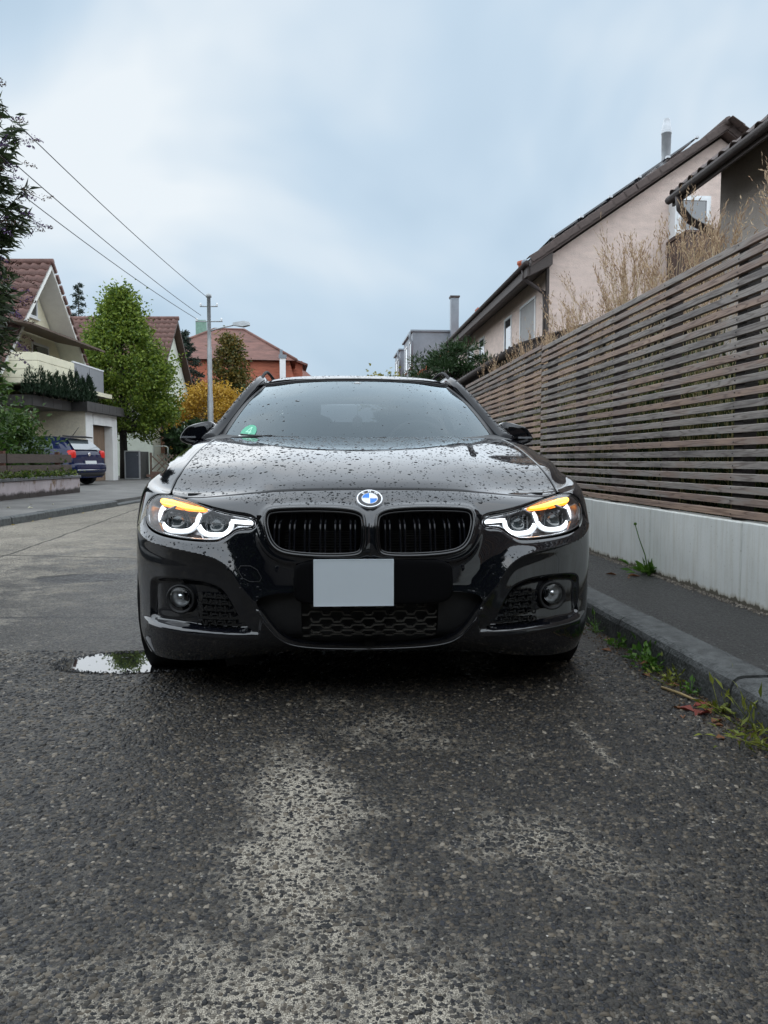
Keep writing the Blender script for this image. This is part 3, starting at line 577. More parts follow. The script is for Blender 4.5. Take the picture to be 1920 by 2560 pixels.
# flue, vents, solar panels
fl = empty('flue_pipe', (4.02,2.35,8.75), 0, PH); MB().lathe([(.135,0),(.135,1.35),(.15,1.36),(.15,1.42),(.135,1.43),(.135,1.5),(.085,1.78),(.0,1.78)], (0,0,0), 'Z', 20).build('pipe', M_STEEL, fl)
for i, (y, x, r_, h_, mt) in enumerate(((6.2,.95,.09,.45,M_ZINC),(8.2,1.15,.10,.40,M_ZINC),(7.0,1.05,.13,.55,M_RED))): MB().lathe([(r_,0),(r_,h_),(r_*1.35,h_+.03),(r_*1.35,h_+.12),(0,h_+.18)], (x,y,EZ+(x-HX)*.71+.1), 'Z', 12).build('roof_vent', mt, PH)
for i in range(3):
    for j in range(5):
        a = .75+j*.90; b0 = Vector((HX,0,EZ+.30))+sl*(a+.02); b1 = b0+sl*.88; y0 = .05+i*1.65
        MB().prism([b0+Vector((0,y0,0)), b1+Vector((0,y0,0)), b1+nrm*.04+Vector((0,y0,0)), b0+nrm*.04+Vector((0,y0,0))], (0,1.6,0)).build('solar_panel', M_SOLAR, ro)
for j in range(6):
    b0 = Vector((HX,-.04,EZ+.30))+sl*(.75+j*.90); MB().box(b0+nrm*.02, (.09,.10,.05)).build('panel_clamp', M_STEEL, ro)
    MB().tube([b0-nrm*.16+Vector((0,.1,0)), b0-nrm*.16+Vector((0,5,0))], .02, 6).build('panel_rail', M_STEEL, ro)

# ---- taupe house beside the fence; its street wall and eave run along the street
TP = empty('taupe_house', rf(5.25, 3.2), TH); tag(TP, 'dark taupe rendered house with overhanging eave and S-shaped downpipe', 'house')
EZ = 4.44; LEN = 7.0; HX = -.52; SLP = .75
MB().prism([(0,0,0),(7,0,0),(7,0,EZ+.2),(3.5,0,EZ+3.0),(0,0,EZ+.32)], (0,LEN,0)).build('wall', M_TAUPE, TP)
m = MB(); m.prism([(HX,-.3,EZ+.06),(3.5,-.3,EZ+.06+4.02*SLP),(7.5,-.3,EZ),(7.5,-.3,EZ-.14),(3.5,-.3,EZ-.10+4.02*SLP),(HX,-.3,EZ-.12)], (0,LEN+.55,0)); ro = m.build('roof', M_FASC, TP)
pantiles(ro, (HX-.05,-.3,EZ+.085), (0,1,0), (1,0,SLP), 29, 4, .262, .345, M_TILE)
MB().box((HX-.015,LEN/2,EZ-.05), (.03,LEN+.5,.20)).build('eave_fascia', M_FASC, ro)
MB().tube([(HX-.075,-.3,EZ-.06),(HX-.075,LEN+.27,EZ-.07)], .052, 8).build('gutter', M_GUT, ro)
MB().tube([(HX-.06,LEN-.02,EZ-.10),(HX-.04,LEN-.02,EZ-.26),(HX+.10,LEN-.03,EZ-.42),(-.14,LEN-.05,EZ-.56),(-.07,LEN-.06,EZ-.74),(-.07,LEN-.06,.3)], .052, 10).build('downpipe', M_BROWN, TP)

# ---- low outbuilding behind the end of the fence
OB = empty('outbuilding', rf(3.05, 11.75), TH); tag(OB, 'low dark outbuilding with brown tiled roof behind the end of the fence', 'outbuilding')
MB().box((1.4,3.4,1.2), (2.8,6.6,2.4)).build('wall', pmat('dark_boards', (.05,.042,.038), .8, var=.3, scale=4), OB)
m = MB(); m.prism([(-.18,-.2,2.60),(2.2,-.2,3.30),(4.4,-.2,2.65),(4.4,-.2,2.45),(2.2,-.2,3.10),(-.18,-.2,2.40)], (0,7.2,0)); ro = m.build('roof', M_FASC, OB)
pantiles(ro, (-.20,-.22,2.63), (0,1,0), (2.4,0,.70), 26, 7, .278, .345, M_TILE)
MB().tube([(-.26,-.2,2.48),(-.26,7.0,2.48)], .07, 8).build('gutter', M_GUT, ro)
MB().tube([(2.2,-.3,3.38),(2.2,7.0,3.38)], .10, 8).build('ridge_tiles', pmat('ridge_red_brown', (.16,.075,.05), .75, var=.4, scale=5), ro)

# ---- grey house with zinc dormers far down the street
GH = empty('grey_dormer_house', rf(4.15, 37.5), TH); tag(GH, 'far house with grey zinc dormers, red roof and tall grey chimney', 'house')
MB().prism([(0,0,0),(9,0,0),(9,0,4.6),(4.5,0,8.2),(0,0,4.6)], (0,14,0)).build('wall', pmat('pale_render', (.55,.52,.48), .9, var=.1), GH)
m = MB(); m.prism([(-.5,-.3,4.5),(4.5,-.3,8.5),(9.5,-.3,4.5),(9.5,-.3,4.3),(4.5,-.3,8.3),(-.5,-.3,4.3)], (0,14.6,0)); ro = m.build('roof', M_RED, GH)
for y0, y1 in ((2.6,7.2),(9.4,13.0)):
    d = MB(); d.box((1.75,(y0+y1)/2,6.1), (3.0,y1-y0,2.7)); dm = d.build('dormer', M_ZINC, GH); MB().box((1.72,(y0+y1)/2,7.5), (3.16,y1-y0+.2,.09)).build('dormer_roof', M_ZINC, dm)
    MB().tube([(.10,y0-.05,7.4),(.08,y0-.05,7.15),(.2,y0-.05,6.9),(.2,y0-.05,5.2)], .06, 6).build('downpipe', M_ZINC, dm)
    for k in range(2): window(GH, .25, y0+.4+k*(y1-y0)*.48, y0+.4+k*(y1-y0)*.48+1.2, 5.7, 7.1, -1)
MB().box((2.35,2.2,7.6), (.40,.42,3.0)).build('chimney', M_ZINC, GH); MB().box((2.35,2.2,9.16), (.5,.5,.07)).box((2.35,2.2,9.11), (.44,.44,.07)).build('chimney_cap', M_BROWN, GH)
MB().box((3.6,1.5,8.0), (.5,.7,.9)).build('brick_chimney', M_RED, GH)

# ---- pines beyond the outbuilding
M_PINE = leafmat('pine_needles', (.012,.035,.010), (.045,.085,.028), .55, .1); M_YEL = leafmat('yellow_green', (.16,.17,.03), (.34,.30,.06), .5, .3)
def pine(loc, h, rad, label, n=9000, K=46, mat=None):
    n = n*2; K = K*2
    t = empty('mountain_pine', loc); tag(t, label, 'pine', 'pines beyond the outbuilding'); m = MB(); m.tube([(0,0,0),(.1,.05,h*.4),(0,0,h*.85)], [.10,.08,.03], 7)
    hh = rng.uniform(.06, 1, K); th = rng.uniform(0, 6.28, K); rr = rad*np.sqrt(np.clip(1.12-hh**1.6, .05, 1))*rng.uniform(.35, 1, K)**.6; C = np.stack([rr*np.cos(th), rr*np.sin(th), h*hh*rng.uniform(.85, 1, K)], 1); P = []; Dd = []
    for c in C:
        m.tube([(0,0,max(.2,c[2]-rr.mean()*.8)), tuple(c)], [.035,.012], 4); k = n//K; d = rng.normal(0, 1, (k, 3)); d /= np.linalg.norm(d, axis=1)[:, None]; d[:,2] = d[:,2]*.7+.55; r_ = rng.uniform(.22,.42)*rad*.75; P.append(c+d*r_*rng.uniform(.3, 1, (k, 1))*[1,1,.75]); Dd.append(d)
    m.build('trunk', M_BARK, t); leaf_mesh('crown', np.vstack(P), np.vstack(Dd)+rng.normal(0,.3,(len(np.vstack(P)),3)), .14, .24, mat or M_PINE, t); return t
pine(rf(3.3,20.9), 3.95, 1.45, 'tallest dark pine with rounded tufts standing beside the pink house', 14000, 70)
pine(rf(2.65,21.8), 3.4, 1.15, 'lower dark pine in front of the red roof', 8000, 40)
pine(rf(2.2,22.8), 3.15, 1.0, 'small dark pine next to the yellowing tree', 6000, 34)
pine(rf(4.2,20.4), 3.6, .9, 'dark pine half hidden behind the outbuilding roof', 7000, 40)
tree('young_tree', rf(1.75,24.0), 'thin young tree with yellow-green leaves beside the pines', 'tree', 1.6, .05, 2.0, 3.75, lambda h: .62*np.sqrt(np.clip(1-(2*h-1)**2, .05, 1)), 750, 20, .18, .15, .6, M_YEL, M_BARK, limbs=14)

# ---- ornamental grasses behind the fence
M_BLADE = leafmat('grass_blade', (.10,.12,.035), (.34,.30,.13), .55, .3); M_STEM = leafmat('grass_stem', (.42,.34,.20), (.62,.50,.32), .6, .2); M_PLUME = leafmat('grass_plume', (.30,.19,.12), (.66,.50,.33), .8, .3); M_GREEN = leafmat('green_base', (.03,.065,.018), (.10,.14,.04), .55, .3)
def ribbon(V, F, pts, w0, side):
    b = len(V); n = len(pts)
    for i, p in enumerate(pts):
        k = w0*(1-.85*(i/(n-1))**1.5); V.append(p-side*k); V.append(p+side*k)
    F += [(b+2*i, b+2*i+1, b+2*i+3, b+2*i+2) for i in range(n-1)]
def grass(u, v, h, nb, ns, label, lean=0.):
    t = empty('ornamental_grass', rf(u, v, .40), TH); tag(t, label, 'grass', 'tall grasses behind the slat fence'); V = []; F = []
    for i in range(nb):
        q = rng.uniform(0, 6.28); r_ = rng.uniform(.2, .75)*h*.42; hh = h*rng.uniform(.45, .80); b = np.array([rng.normal(0,.13), rng.normal(0,.22), 0]); d = np.array([math.cos(q)*.8, math.sin(q), 0]); pts = [b+d*r_*(s**2)+np.array([0,0,hh*(1.25*s-.45*s**3)]) for s in np.linspace(0, 1, 7)]; sd = np.array([-d[1], d[0], 0]); ribbon(V, F, pts, rng.uniform(.004,.008), sd)
    me_np('blades', V, F, M_BLADE if rng.random() < .6 else M_GREEN, t, False)
    m = MB(); P = []; Dd = []
    for i in range(ns):
        q = rng.uniform(0, 6.28); r_ = rng.uniform(.05, .75)*h*.36; hh = h*rng.uniform(.72, 1.03); b = np.array([rng.normal(0,.10), rng.normal(0,.20), 0]); d = np.array([math.cos(q)*.8, math.sin(q)+lean, 0]); pts = [b+d*r_*s**2+np.array([0,0,hh*s]) for s in np.linspace(0, 1, 6)]; m.tube(pts, [.0026]*4+[.002,.0015], 3)
        tip = pts[-1]; dr = (pts[-1]-pts[-2]); dr /= np.linalg.norm(dr)
        nf = rng.integers(5, 10)
        for f_ in range(nf):
            st = tip-dr*rng.uniform(-.05,.16); dv = dr*1.0+rng.normal(0,.20,3)+np.array([0,0,.05]); dv /= np.linalg.norm(dv); ln = rng.uniform(.12,.26)
            for s in np.linspace(0, 1, 9): P.append(st+dv*ln*s+np.array([0,0,-.10*(s*ln)**1.0*.4])); Dd.append(dv+rng.normal(0,.25,3))
    m.build('stems', M_STEM, t); leaf_mesh('plumes', np.array(P), np.array(Dd), .036, .22, M_PLUME, t)
    return t
GR = [(2.62,2.75,1.75,'grass clump behind the near part of the slat fence'),(2.65,3.55,1.85,'grass clump with upright plumes before the taupe house wall'),(2.75,4.4,2.1,'grass clump with tall dark plumes beside the taupe house downpipe'),(2.6,5.2,1.95,'grass clump in front of the balcony of the pink house'),(2.8,5.9,2.3,'grass clump with the highest plumes against the pink gable'),(2.6,6.5,2.25,'dense tan grass clump against the pink gable'),(2.78,7.15,2.25,'grass clump with leaning plumes against the pink gable'),(2.6,7.8,2.0,'short bushy grass clump behind the joint of the fence panels'),(2.75,8.5,1.95,'grass clump just past the joint of the fence panels'),(2.6,9.2,1.8,'tan grass clump before the corner of the pink house'),(2.72,9.9,1.85,'reddish grass clump before the roller shutter'),(2.6,10.6,1.65,'reddish low grass clump before the outbuilding roof'),(2.6,11.3,1.75,'last thin grass clump at the far end of the fence')]
for u, v, h, lab in GR: grass(u, v, h*(.95 if 5.5 < v < 9 else 1.0), 230, 44 if v > 5.5 and h > 1.9 else (22 if v < 4.8 else 30), lab)
# undergrowth that fills the bed behind the slats
n = 15000; P = np.array([list(rf(rng.uniform(2.35,3.4), rng.uniform(-1,11.6), .3+abs(rng.normal(0,.42)))) for _ in range(n)]); Dd = rng.normal(0, .45, (n, 3))+[0,0,1]
o = leaf_mesh('undergrowth', P, Dd, .32, .06, leafmat('dark_undergrowth', (.012,.028,.008), (.06,.08,.025), .6, .2)); tag(o, 'dense dark green undergrowth behind the wooden slats', 'undergrowth', kind='stuff')
tag(MB().prism([rf(2.16,-6,0), rf(3.9,-6,0), rf(3.9,11.6,0), rf(2.16,11.6,0)], (0,0,.42)).build('garden_bed', pmat('soil', (.03,.024,.018), .95, var=.4, scale=8)), kind='structure')
hd = empty('garden_hedge', rf(3.75, 5.0), TH); tag(hd, 'dark hedge growing behind the tall grasses', 'hedge')
n = 16000; P = np.stack([rng.normal(0,.16,n), rng.uniform(-6.5,6.3,n), rng.uniform(.3,1.75,n)], 1); leaf_mesh('foliage', P, rng.normal(0,1,(n,3)), .11, .5, leafmat('dark_hedge', (.010,.022,.008), (.035,.055,.02), .6, .1), hd)
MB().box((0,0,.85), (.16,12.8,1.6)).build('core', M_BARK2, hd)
# ------------------------------------------------------------------ the black estate car
# local frame: x across, y from nose to tail, z up
CAR = empty('estate_car', (-.0445, 2.53, 0), math.atan(.0556))
tag(CAR, 'black wet estate car with lit headlights and amber indicators parked in the road', 'car')
def paint_mat(name, col, rough=.30, cior=1.46, cw=1.):
    m, nt, N, L, P = new_mat(name)
    P.inputs['Base Color'].default_value = (*col, 1); P.inputs['Roughness'].default_value = rough; P.inputs['Specular IOR Level'].default_value = .0
    P.inputs['Coat Weight'].default_value = cw; P.inputs['Coat Roughness'].default_value = .025; P.inputs['Coat IOR'].default_value = cior
    tc = N.new('ShaderNodeTexCoord'); n = N.new('ShaderNodeTexNoise'); n.inputs['Scale'].default_value = 9; n.inputs['Detail'].default_value = 5; L.new(tc.outputs['Object'], n.inputs['Vector'])
    r = N.new('ShaderNodeMapRange'); r.inputs[1].default_value = .35; r.inputs[2].default_value = .75; r.inputs[3].default_value = .015; r.inputs[4].default_value = .075; L.new(n.outputs[0], r.inputs[0]); L.new(r.outputs[0], P.inputs['Coat Roughness'])
    return m
M_PAINT = paint_mat('black_paint', (.0045, .005, .0075))
M_BPAINT = paint_mat('bumper_paint', (.0045, .005, .0075), cior=1.85)
M_RPAINT = paint_mat('wet_roof_paint', (.0045, .005, .0075), cior=1.4, cw=.62)
M_GLOSS = pmat('gloss_black_trim', (.004,.004,.005), .10, var=.2, coat=.6)
M_MATTE = pmat('black_plastic', (.010,.010,.011), .55, var=.3, scale=30)
M_RUB = pmat('tyre_rubber', (.012,.012,.013), .75, var=.35, scale=25, bump=.15, bscale=90)
M_ALU = pmat('rim_metal', (.05,.05,.055), .3, .9, var=.2)
M_CHROME = pmat('chrome', (.75,.76,.78), .08, 1, var=.05)
M_HOUS = pmat('lamp_housing', (.22,.22,.23), .28, .7, var=.5, scale=40)
M_REFL = pmat('lamp_reflector', (.35,.36,.38), .18, .9, var=.25, scale=60)
M_LED = emit('daylight_led', (.90,.95,1.0), 1.45)
M_LED2 = emit('outer_led', (.85,.92,1.0), .28)
M_AMBER = emit('amber_led', (1.0,.22,.004), 1.0, (.9,.35,.05))
M_AMB2 = emit('amber_core', (1.0,.45,.07), 1.5, (.9,.35,.05))
M_LENS = glass('lamp_lens', ior=1.45, tr=.96)
M_DROP = pmat('water_drop', (.006,.007,.009), .03, var=0, spec=.4, ior=1.33)
M_WGLASS = glass('windscreen_glass', ior=1.55, tr=.42, rough=.02, gt=(.80,.93,1.0))
M_SGLASS = glass('side_glass', ior=1.6, tr=.22)
M_CABIN = pmat('cabin_plastic', (.03,.031,.033), .7, var=.3, scale=20)
M_SEAT = pmat('seat_leather', (.035,.034,.033), .55, var=.25, scale=14)

def sdf_poly(poly, X, Y):
    P = np.asarray(poly, float); d = np.full(X.shape, 1e9); ins = np.zeros(X.shape, bool)
    for i in range(len(P)):
        a = P[i-1]; b = P[i]; e = b-a; l2 = (e**2).sum()
        if l2 < 1e-14: continue
        t = np.clip(((X-a[0])*e[0]+(Y-a[1])*e[1])/l2, 0, 1)
        d = np.minimum(d, (X-a[0]-t*e[0])**2+(Y-a[1]-t*e[1])**2)
        if a[1] != b[1]:
            ins ^= ((a[1] > Y) != (b[1] > Y)) & (X < (b[0]-a[0])*(Y-a[1])/(b[1]-a[1])+a[0])
    d = np.sqrt(d); return np.where(ins, d, -d)
def dist_line(line, X, Y):
    d = np.full(X.shape, 1e9)
    for a, b in zip(np.asarray(line[:-1], float), np.asarray(line[1:], float)):
        e = b-a; t = np.clip(((X-a[0])*e[0]+(Y-a[1])*e[1])/(e**2).sum(), 0, 1)
        d = np.minimum(d, (X-a[0]-t*e[0])**2+(Y-a[1]-t*e[1])**2)
    return np.sqrt(d)
def chaikin(P, n=2, closed=True):
    P = np.asarray(P, float)
    for _ in range(n):
        Q = np.roll(P, -1, axis=0)
        if closed: P = np.stack([.75*P+.25*Q, .25*P+.75*Q], 1).reshape(-1, 2)
        else: P = np.vstack([P[:1], np.stack([.75*P[:-1]+.25*P[1:], .25*P[:-1]+.75*P[1:]], 1).reshape(-1, 2), P[-1:]])
    return P
def sstep(x, a, b):
    t = np.clip((x-a)/(b-a), 0, 1); return t*t*(3-2*t)
def clip_mesh(P, S):
    """faces of the grid P (nb,na,3) where S >= 0, cut along S = 0"""
    nb, na = S.shape; idx = np.arange(nb*na).reshape(nb, na); q = np.stack([idx[:-1,:-1], idx[:-1,1:], idx[1:,1:], idx[1:,:-1]], -1).reshape(-1, 4)
    s = S.ravel(); pos = s[q] >= 0; k = pos.sum(1); full = q[k == 4]; part = q[(k > 0) & (k < 4)]
    V = P.reshape(-1, 3); extra = []; ed = {}; base = nb*na; faces = [tuple(f) for f in full]
    def cut(i, j):
        key = (min(i, j), max(i, j))
        if key not in ed:
            t = s[i]/(s[i]-s[j]); ed[key] = base+len(extra); extra.append(V[i]+(V[j]-V[i])*t)
        return ed[key]
    for f in part:
        o = []
        for m in range(4):
            i, j = int(f[m]), int(f[(m+1) % 4])
            if s[i] >= 0: o.append(i)
            if (s[i] >= 0) != (s[j] >= 0): o.append(cut(i, j))
        if len(o) >= 3: faces.append(tuple(o))
    A = np.vstack([V]+([np.array(extra)] if extra else [])); used = np.unique(np.concatenate([np.array(f) for f in faces])); re = np.full(len(A), -1); re[used] = np.arange(len(used))
    return A[used], [tuple(re[list(f)]) for f in faces]
def mirror(V, F):
    V = np.asarray(V)*[-1,1,1]; return V, [tuple(f[::-1]) for f in F]
def both(V, F):
    V2, F2 = mirror(V, F); n = len(V); return np.vstack([V, V2]), list(F)+[tuple(i+n for i in f) for f in F2]
def shell(name, V, F, mat, parent, weld=False):
    o = me_np(name, V, F, mat, parent)
    if weld:
        bm = bmesh.new(); bm.from_mesh(o.data); bmesh.ops.remove_doubles(bm, verts=[v for v in bm.verts if abs(v.co.x) < 1e-4], dist=2e-4); bm.to_mesh(o.data); bm.free()
        o.data.polygons.foreach_set('use_smooth', [True]*len(o.data.polygons))
    return o

def superbox(c, d, e=.35, n=16, tilt=0):
    V = []; F = []
    def sp_(a, e): return math.copysign(abs(a)**e, a)
    for i in range(n+1):
        p = -math.pi/2+math.pi*i/n
        for j in range(2*n):
            t = math.pi*j/n; q = Vector((d[0]/2*sp_(math.cos(p), e)*sp_(math.cos(t), e), d[1]/2*sp_(math.cos(p), e)*sp_(math.sin(t), e), d[2]/2*sp_(math.sin(p), e)))
            V.append(Vector(c)+Matrix.Rotation(tilt, 3, 'X') @ q)
    for i in range(n):
        for j in range(2*n): j2 = (j+1) % (2*n); F.append((i*2*n+j, i*2*n+j2, (i+1)*2*n+j2, (i+1)*2*n+j))
    return V, F
# feature outlines in surface metres (a across from the centre line, b up the nose and back over the bonnet)
HEAD = chaikin([(.925,.535),(.875,.580),(.80,.612),(.71,.590),(.603,.547),(.50,.521),(.394,.508),(.388,.468),(.453,.466),(.484,.44),(.509,.426),(.535,.421),(.604,.421),(.722,.427),(.81,.438),(.878,.457),(.905,.485),(.922,.51)], 2)
KID = chaikin([(.361,.495),(.357,.522),(.338,.536),(.253,.541),(.155,.542),(.064,.536),(.026,.522),(.014,.502),(.012,.452),(.016,.405),(.028,.381),(.064,.372),(.17,.371),(.268,.378),(.312,.392),(.339,.42),(.354,.46)], 2)
EDGE = chaikin([(1.06,.455),(.98,.43),(.88,.413),(.77,.399),(.66,.388),(.56,.375),(.505,.361),(.473,.339),(.447,.306),(.424,.269),(.39,.225),(.366,.179),(.335,.135),(.302,.095),(.25,.066),(.145,.045),(-.05,.036)], 2, False)
INT = chaikin([(.380,.222),(.364,.240),(.33,.250),(.276,.257),(-.2,.258),(-.2,.050),(.145,.058),(.242,.079),(.292,.106),(.326,.143),(.352,.184)], 2)
FOG = chaikin([(.87,.24),(.855,.268),(.80,.282),(.616,.288),(.52,.268),(.487,.235),(.440,.148),(.385,.112),(.596,.126),(.70,.131),(.85,.134),(.872,.15)], 2)
HOODF = [(-.05,.648),(.0,.648),(.184,.646),(.31,.645),(.418,.641),(.536,.627),(.646,.606),(.73,.606),(.785,.622)]
HOODS = [(.80,.66),(.825,.72),(.85,.80),(.872,.95),(.888,1.15),(.90,1.4),(.906,1.80)]
HOODP = [(-.05,1.9)]+HOODF+HOODS+[(.906,1.9)]
aa = np.r_[np.arange(0, .999, .003), np.arange(1.0, 1.973, .011)]; bb = np.r_[np.arange(0, .70, .003), np.linspace(.70, NB[-1], 118)]
G0 = surf(aa, bb)
def normals(G):
    n = np.cross(np.gradient(G, aa, axis=1), np.gradient(G, bb, axis=0)); return n/np.linalg.norm(n, axis=2)[..., None]
N0 = normals(G0); AA, BB = np.meshgrid(aa, bb)
wing = sdf_poly(np.vstack([EDGE[:np.searchsorted(-EDGE[:,0], -.366)+1], [(.376,.112),(.596,.122),(.85,.130),(1.06,.14)]]), AA, BB)
side_fade = 1-sstep(AA, .80, 1.0)
d_edge = dist_line(EDGE, AA, BB); above = np.where(wing > 0, 0, 1)
belowlip = sstep(BB, .06, .14)
flare = .030*np.exp(-(d_edge/.040)**1.25)*above*(1-.8*sstep(AA, .74, .96))*(1-sstep(AA, .95, 1.06))*sstep(d_edge*0+BB, .11, .30)
D = flare-(.010+.016*0)*sstep(wing, -.002, .010)*side_fade-.006*sstep(wing, 0, .05)*side_fade
fog = sdf_poly(FOG, AA, BB); D -= .030*sstep(fog/np.interp(BB, [.15,.22], [.008,.026]), -.1, 1.)*(1-.45*sstep(AA, .72, .84))
kid = sdf_poly(KID, AA, BB); D += .012*np.exp(-(np.maximum(-kid, 0)/.020)**2)
lk = np.exp(-((kid+.022)/.010)**2)*sstep(AA, .10, .30)*(1-sstep(BB, .43, .49)); D += .008*lk
itk = sdf_poly(INT, AA, BB); D += .004*np.exp(-(np.maximum(-itk, 0)/.012)**2)
# lower splitter line under the fog pockets
ll = chaikin([(.86,.124),(.70,.121),(.55,.108),(.385,.099)], 2, False); dl = dist_line(ll, AA, BB); D += .003*np.exp(-(dl/.006)**2)*(BB < .14); D += .009*np.exp(-(d_edge/.007)**2)*(BB < .20)
# bonnet: raised centre field between two soft creases
cr = np.interp(BB, [.6,.66,.9,1.2,1.5,1.76], [.36,.37,.44,.50,.545,.57]); D += .007*sstep(cr-AA, -.035, .05)*sstep(BB, .60, .72)
hood = sdf_poly(HOODP, AA, BB)
gapd = np.minimum(np.abs(hood), 1); D -= .006*np.exp(-(gapd/.0045)**2)*(BB > .58)
D -= .006*np.exp(-(np.abs(sdf_poly(HEAD, AA, BB))/.006)**2)
G = G0+N0*D[..., None]; NG = normals(G)
def at(a, b, off=0.):
    """points on the finished nose surface, off metres outside it; a may be negative"""
    a = np.asarray(a, float); b = np.asarray(b, float); s = np.where(a < 0, -1., 1.); x = np.abs(a)
    i = np.clip(np.searchsorted(aa, x)-1, 0, len(aa)-2); j = np.clip(np.searchsorted(bb, b)-1, 0, len(bb)-2)
    u = ((x-aa[i])/(aa[i+1]-aa[i]))[..., None]; v = ((b-bb[j])/(bb[j+1]-bb[j]))[..., None]
    f = lambda A: A[j, i]*(1-u)*(1-v)+A[j, i+1]*u*(1-v)+A[j+1, i]*(1-u)*v+A[j+1, i+1]*u*v
    p = f(G)+f(NG)*np.asarray(off)[..., None]; p[..., 0] *= s; return p
def at0(a, b, off=0.):
    """the same on the plain surface, before any detail"""
    a = np.asarray(a, float); b = np.asarray(b, float); s = np.where(a < 0, -1., 1.); x = np.abs(a)
    i = np.clip(np.searchsorted(aa, x)-1, 0, len(aa)-2); j = np.clip(np.searchsorted(bb, b)-1, 0, len(bb)-2)
    u = ((x-aa[i])/(aa[i+1]-aa[i]))[..., None]; v = ((b-bb[j])/(bb[j+1]-bb[j]))[..., None]
    f = lambda A: A[j, i]*(1-u)*(1-v)+A[j, i+1]*u*(1-v)+A[j+1, i]*(1-u)*v+A[j+1, i+1]*u*v
    p = f(G0)+f(N0)*np.asarray(off)[..., None]; p[..., 0] *= s; return p
def band(poly, o1, o2, shrink=0., depth=None, fn=at):
    """strip of faces along an outline from offset o1 to offset o2"""
    P = np.asarray(poly); A = fn(P[:,0], P[:,1], np.full(len(P), o1)); B = fn(P[:,0], P[:,1], np.full(len(P), o2)); n = len(P)
    if depth: B = A+np.array([0, depth, 0])
    return np.vstack([A, B]), [(i, (i+1) % n, n+(i+1) % n, n+i) for i in range(n)]
def merge(*vf):
    V = []; F = []; b = 0
    for v, f in vf: V.append(np.asarray(v)); F += [tuple(int(i)+b for i in q) for q in f]; b += len(v)
    return np.vstack(V), F
headS = sdf_poly(HEAD, AA, BB)
# bonnet
shell('bonnet', *both(*clip_mesh(G, hood-.0025)), M_PAINT, CAR, weld=True)
# bumper cover
BUMP = [(-.05,-.05),(1.06,-.05),(1.06,.40),(.93,.452),(.87,.53),(.80,.585),(.72,.585),(.646,.602)]+[(a, b-.005) for a, b in HOODF[5:0:-1]]+[(-.05,.643)]
sb = np.minimum.reduce([sdf_poly(BUMP, AA, BB), -headS-.003, -kid, -itk]); 
V1 = clip_mesh(G, sb); kb = band(KID, 0, -.03); ib = band(INT[INT[:,0] > -.01], 0, 0, depth=.06); ib = (ib[0], ib[1][:-1])
hb = band(HEAD, -.002, -.03)
BUMPER = shell('bumper', *both(*merge(V1, kb, ib)), M_BPAINT, CAR, weld=True)
# front wings
arch = np.hypot(G[...,1]-.776, G[...,2]-.325)-.352
FEND = [(1.063,.405),(.935,.457),(.928,.54),(.88,.586),(.81,.622)]+[(a+.004, b) for a, b in HOODS]+[(.91,1.9),(2.2,1.9),(2.2,-.05),(1.063,-.05)]
sf = np.minimum.reduce([sdf_poly(FEND, AA, BB), -headS-.003, np.where(AA > .95, arch, 1)])
vf = clip_mesh(G, sf)
for mir in (0, 1):
    v, f = mirror(*vf) if mir else vf
    shell('front_wing', v, f, M_PAINT, CAR)
# dark backing behind every opening of the nose
mb = MB(); mb.box((0,.30,.47), (1.30,.02,.50)); 
for s in (-1, 1): mb.box((s*.70,.45,.45), (.30,.02,.52), rz=s*R(40))
mb.build('front_crash_panel', M_MATTE, CAR)
# kidney grilles
def ring_tube(poly, r1, r2, off, n=8, fn=at0, sgn=1):
    P = np.asarray(poly); c = P.mean(0); k = len(P); T = np.roll(P, -1, 0)-np.roll(P, 1, 0); T /= np.linalg.norm(T, axis=1)[:, None]; O = np.c_[-T[:,1], T[:,0]]
    if (O*(P-c)).sum() < 0: O = -O
    V = []; 
    for j in range(n):
        q = 2*math.pi*j/n; Q = P+O*(r1*math.cos(q)); V.append(fn(Q[:,0]*sgn, Q[:,1], np.full(k, off+r2*math.sin(q))))
    V = np.stack(V, 1).reshape(-1, 3); F = [(i*n+j, i*n+(j+1) % n, ((i+1) % k)*n+(j+1) % n, ((i+1) % k)*n+j) for i in range(k) for j in range(n)]
    return V, F
def inset(poly, d):
    P = np.asarray(poly); c = P.mean(0); T = np.roll(P, -1, 0)-np.roll(P, 1, 0); T /= np.linalg.norm(T, axis=1)[:, None]; O = np.c_[-T[:,1], T[:,0]]
    if (O*(P-c)).sum() < 0: O = -O
    return P-O*d
SL = [.314,.262,.211,.159,.109,.058]
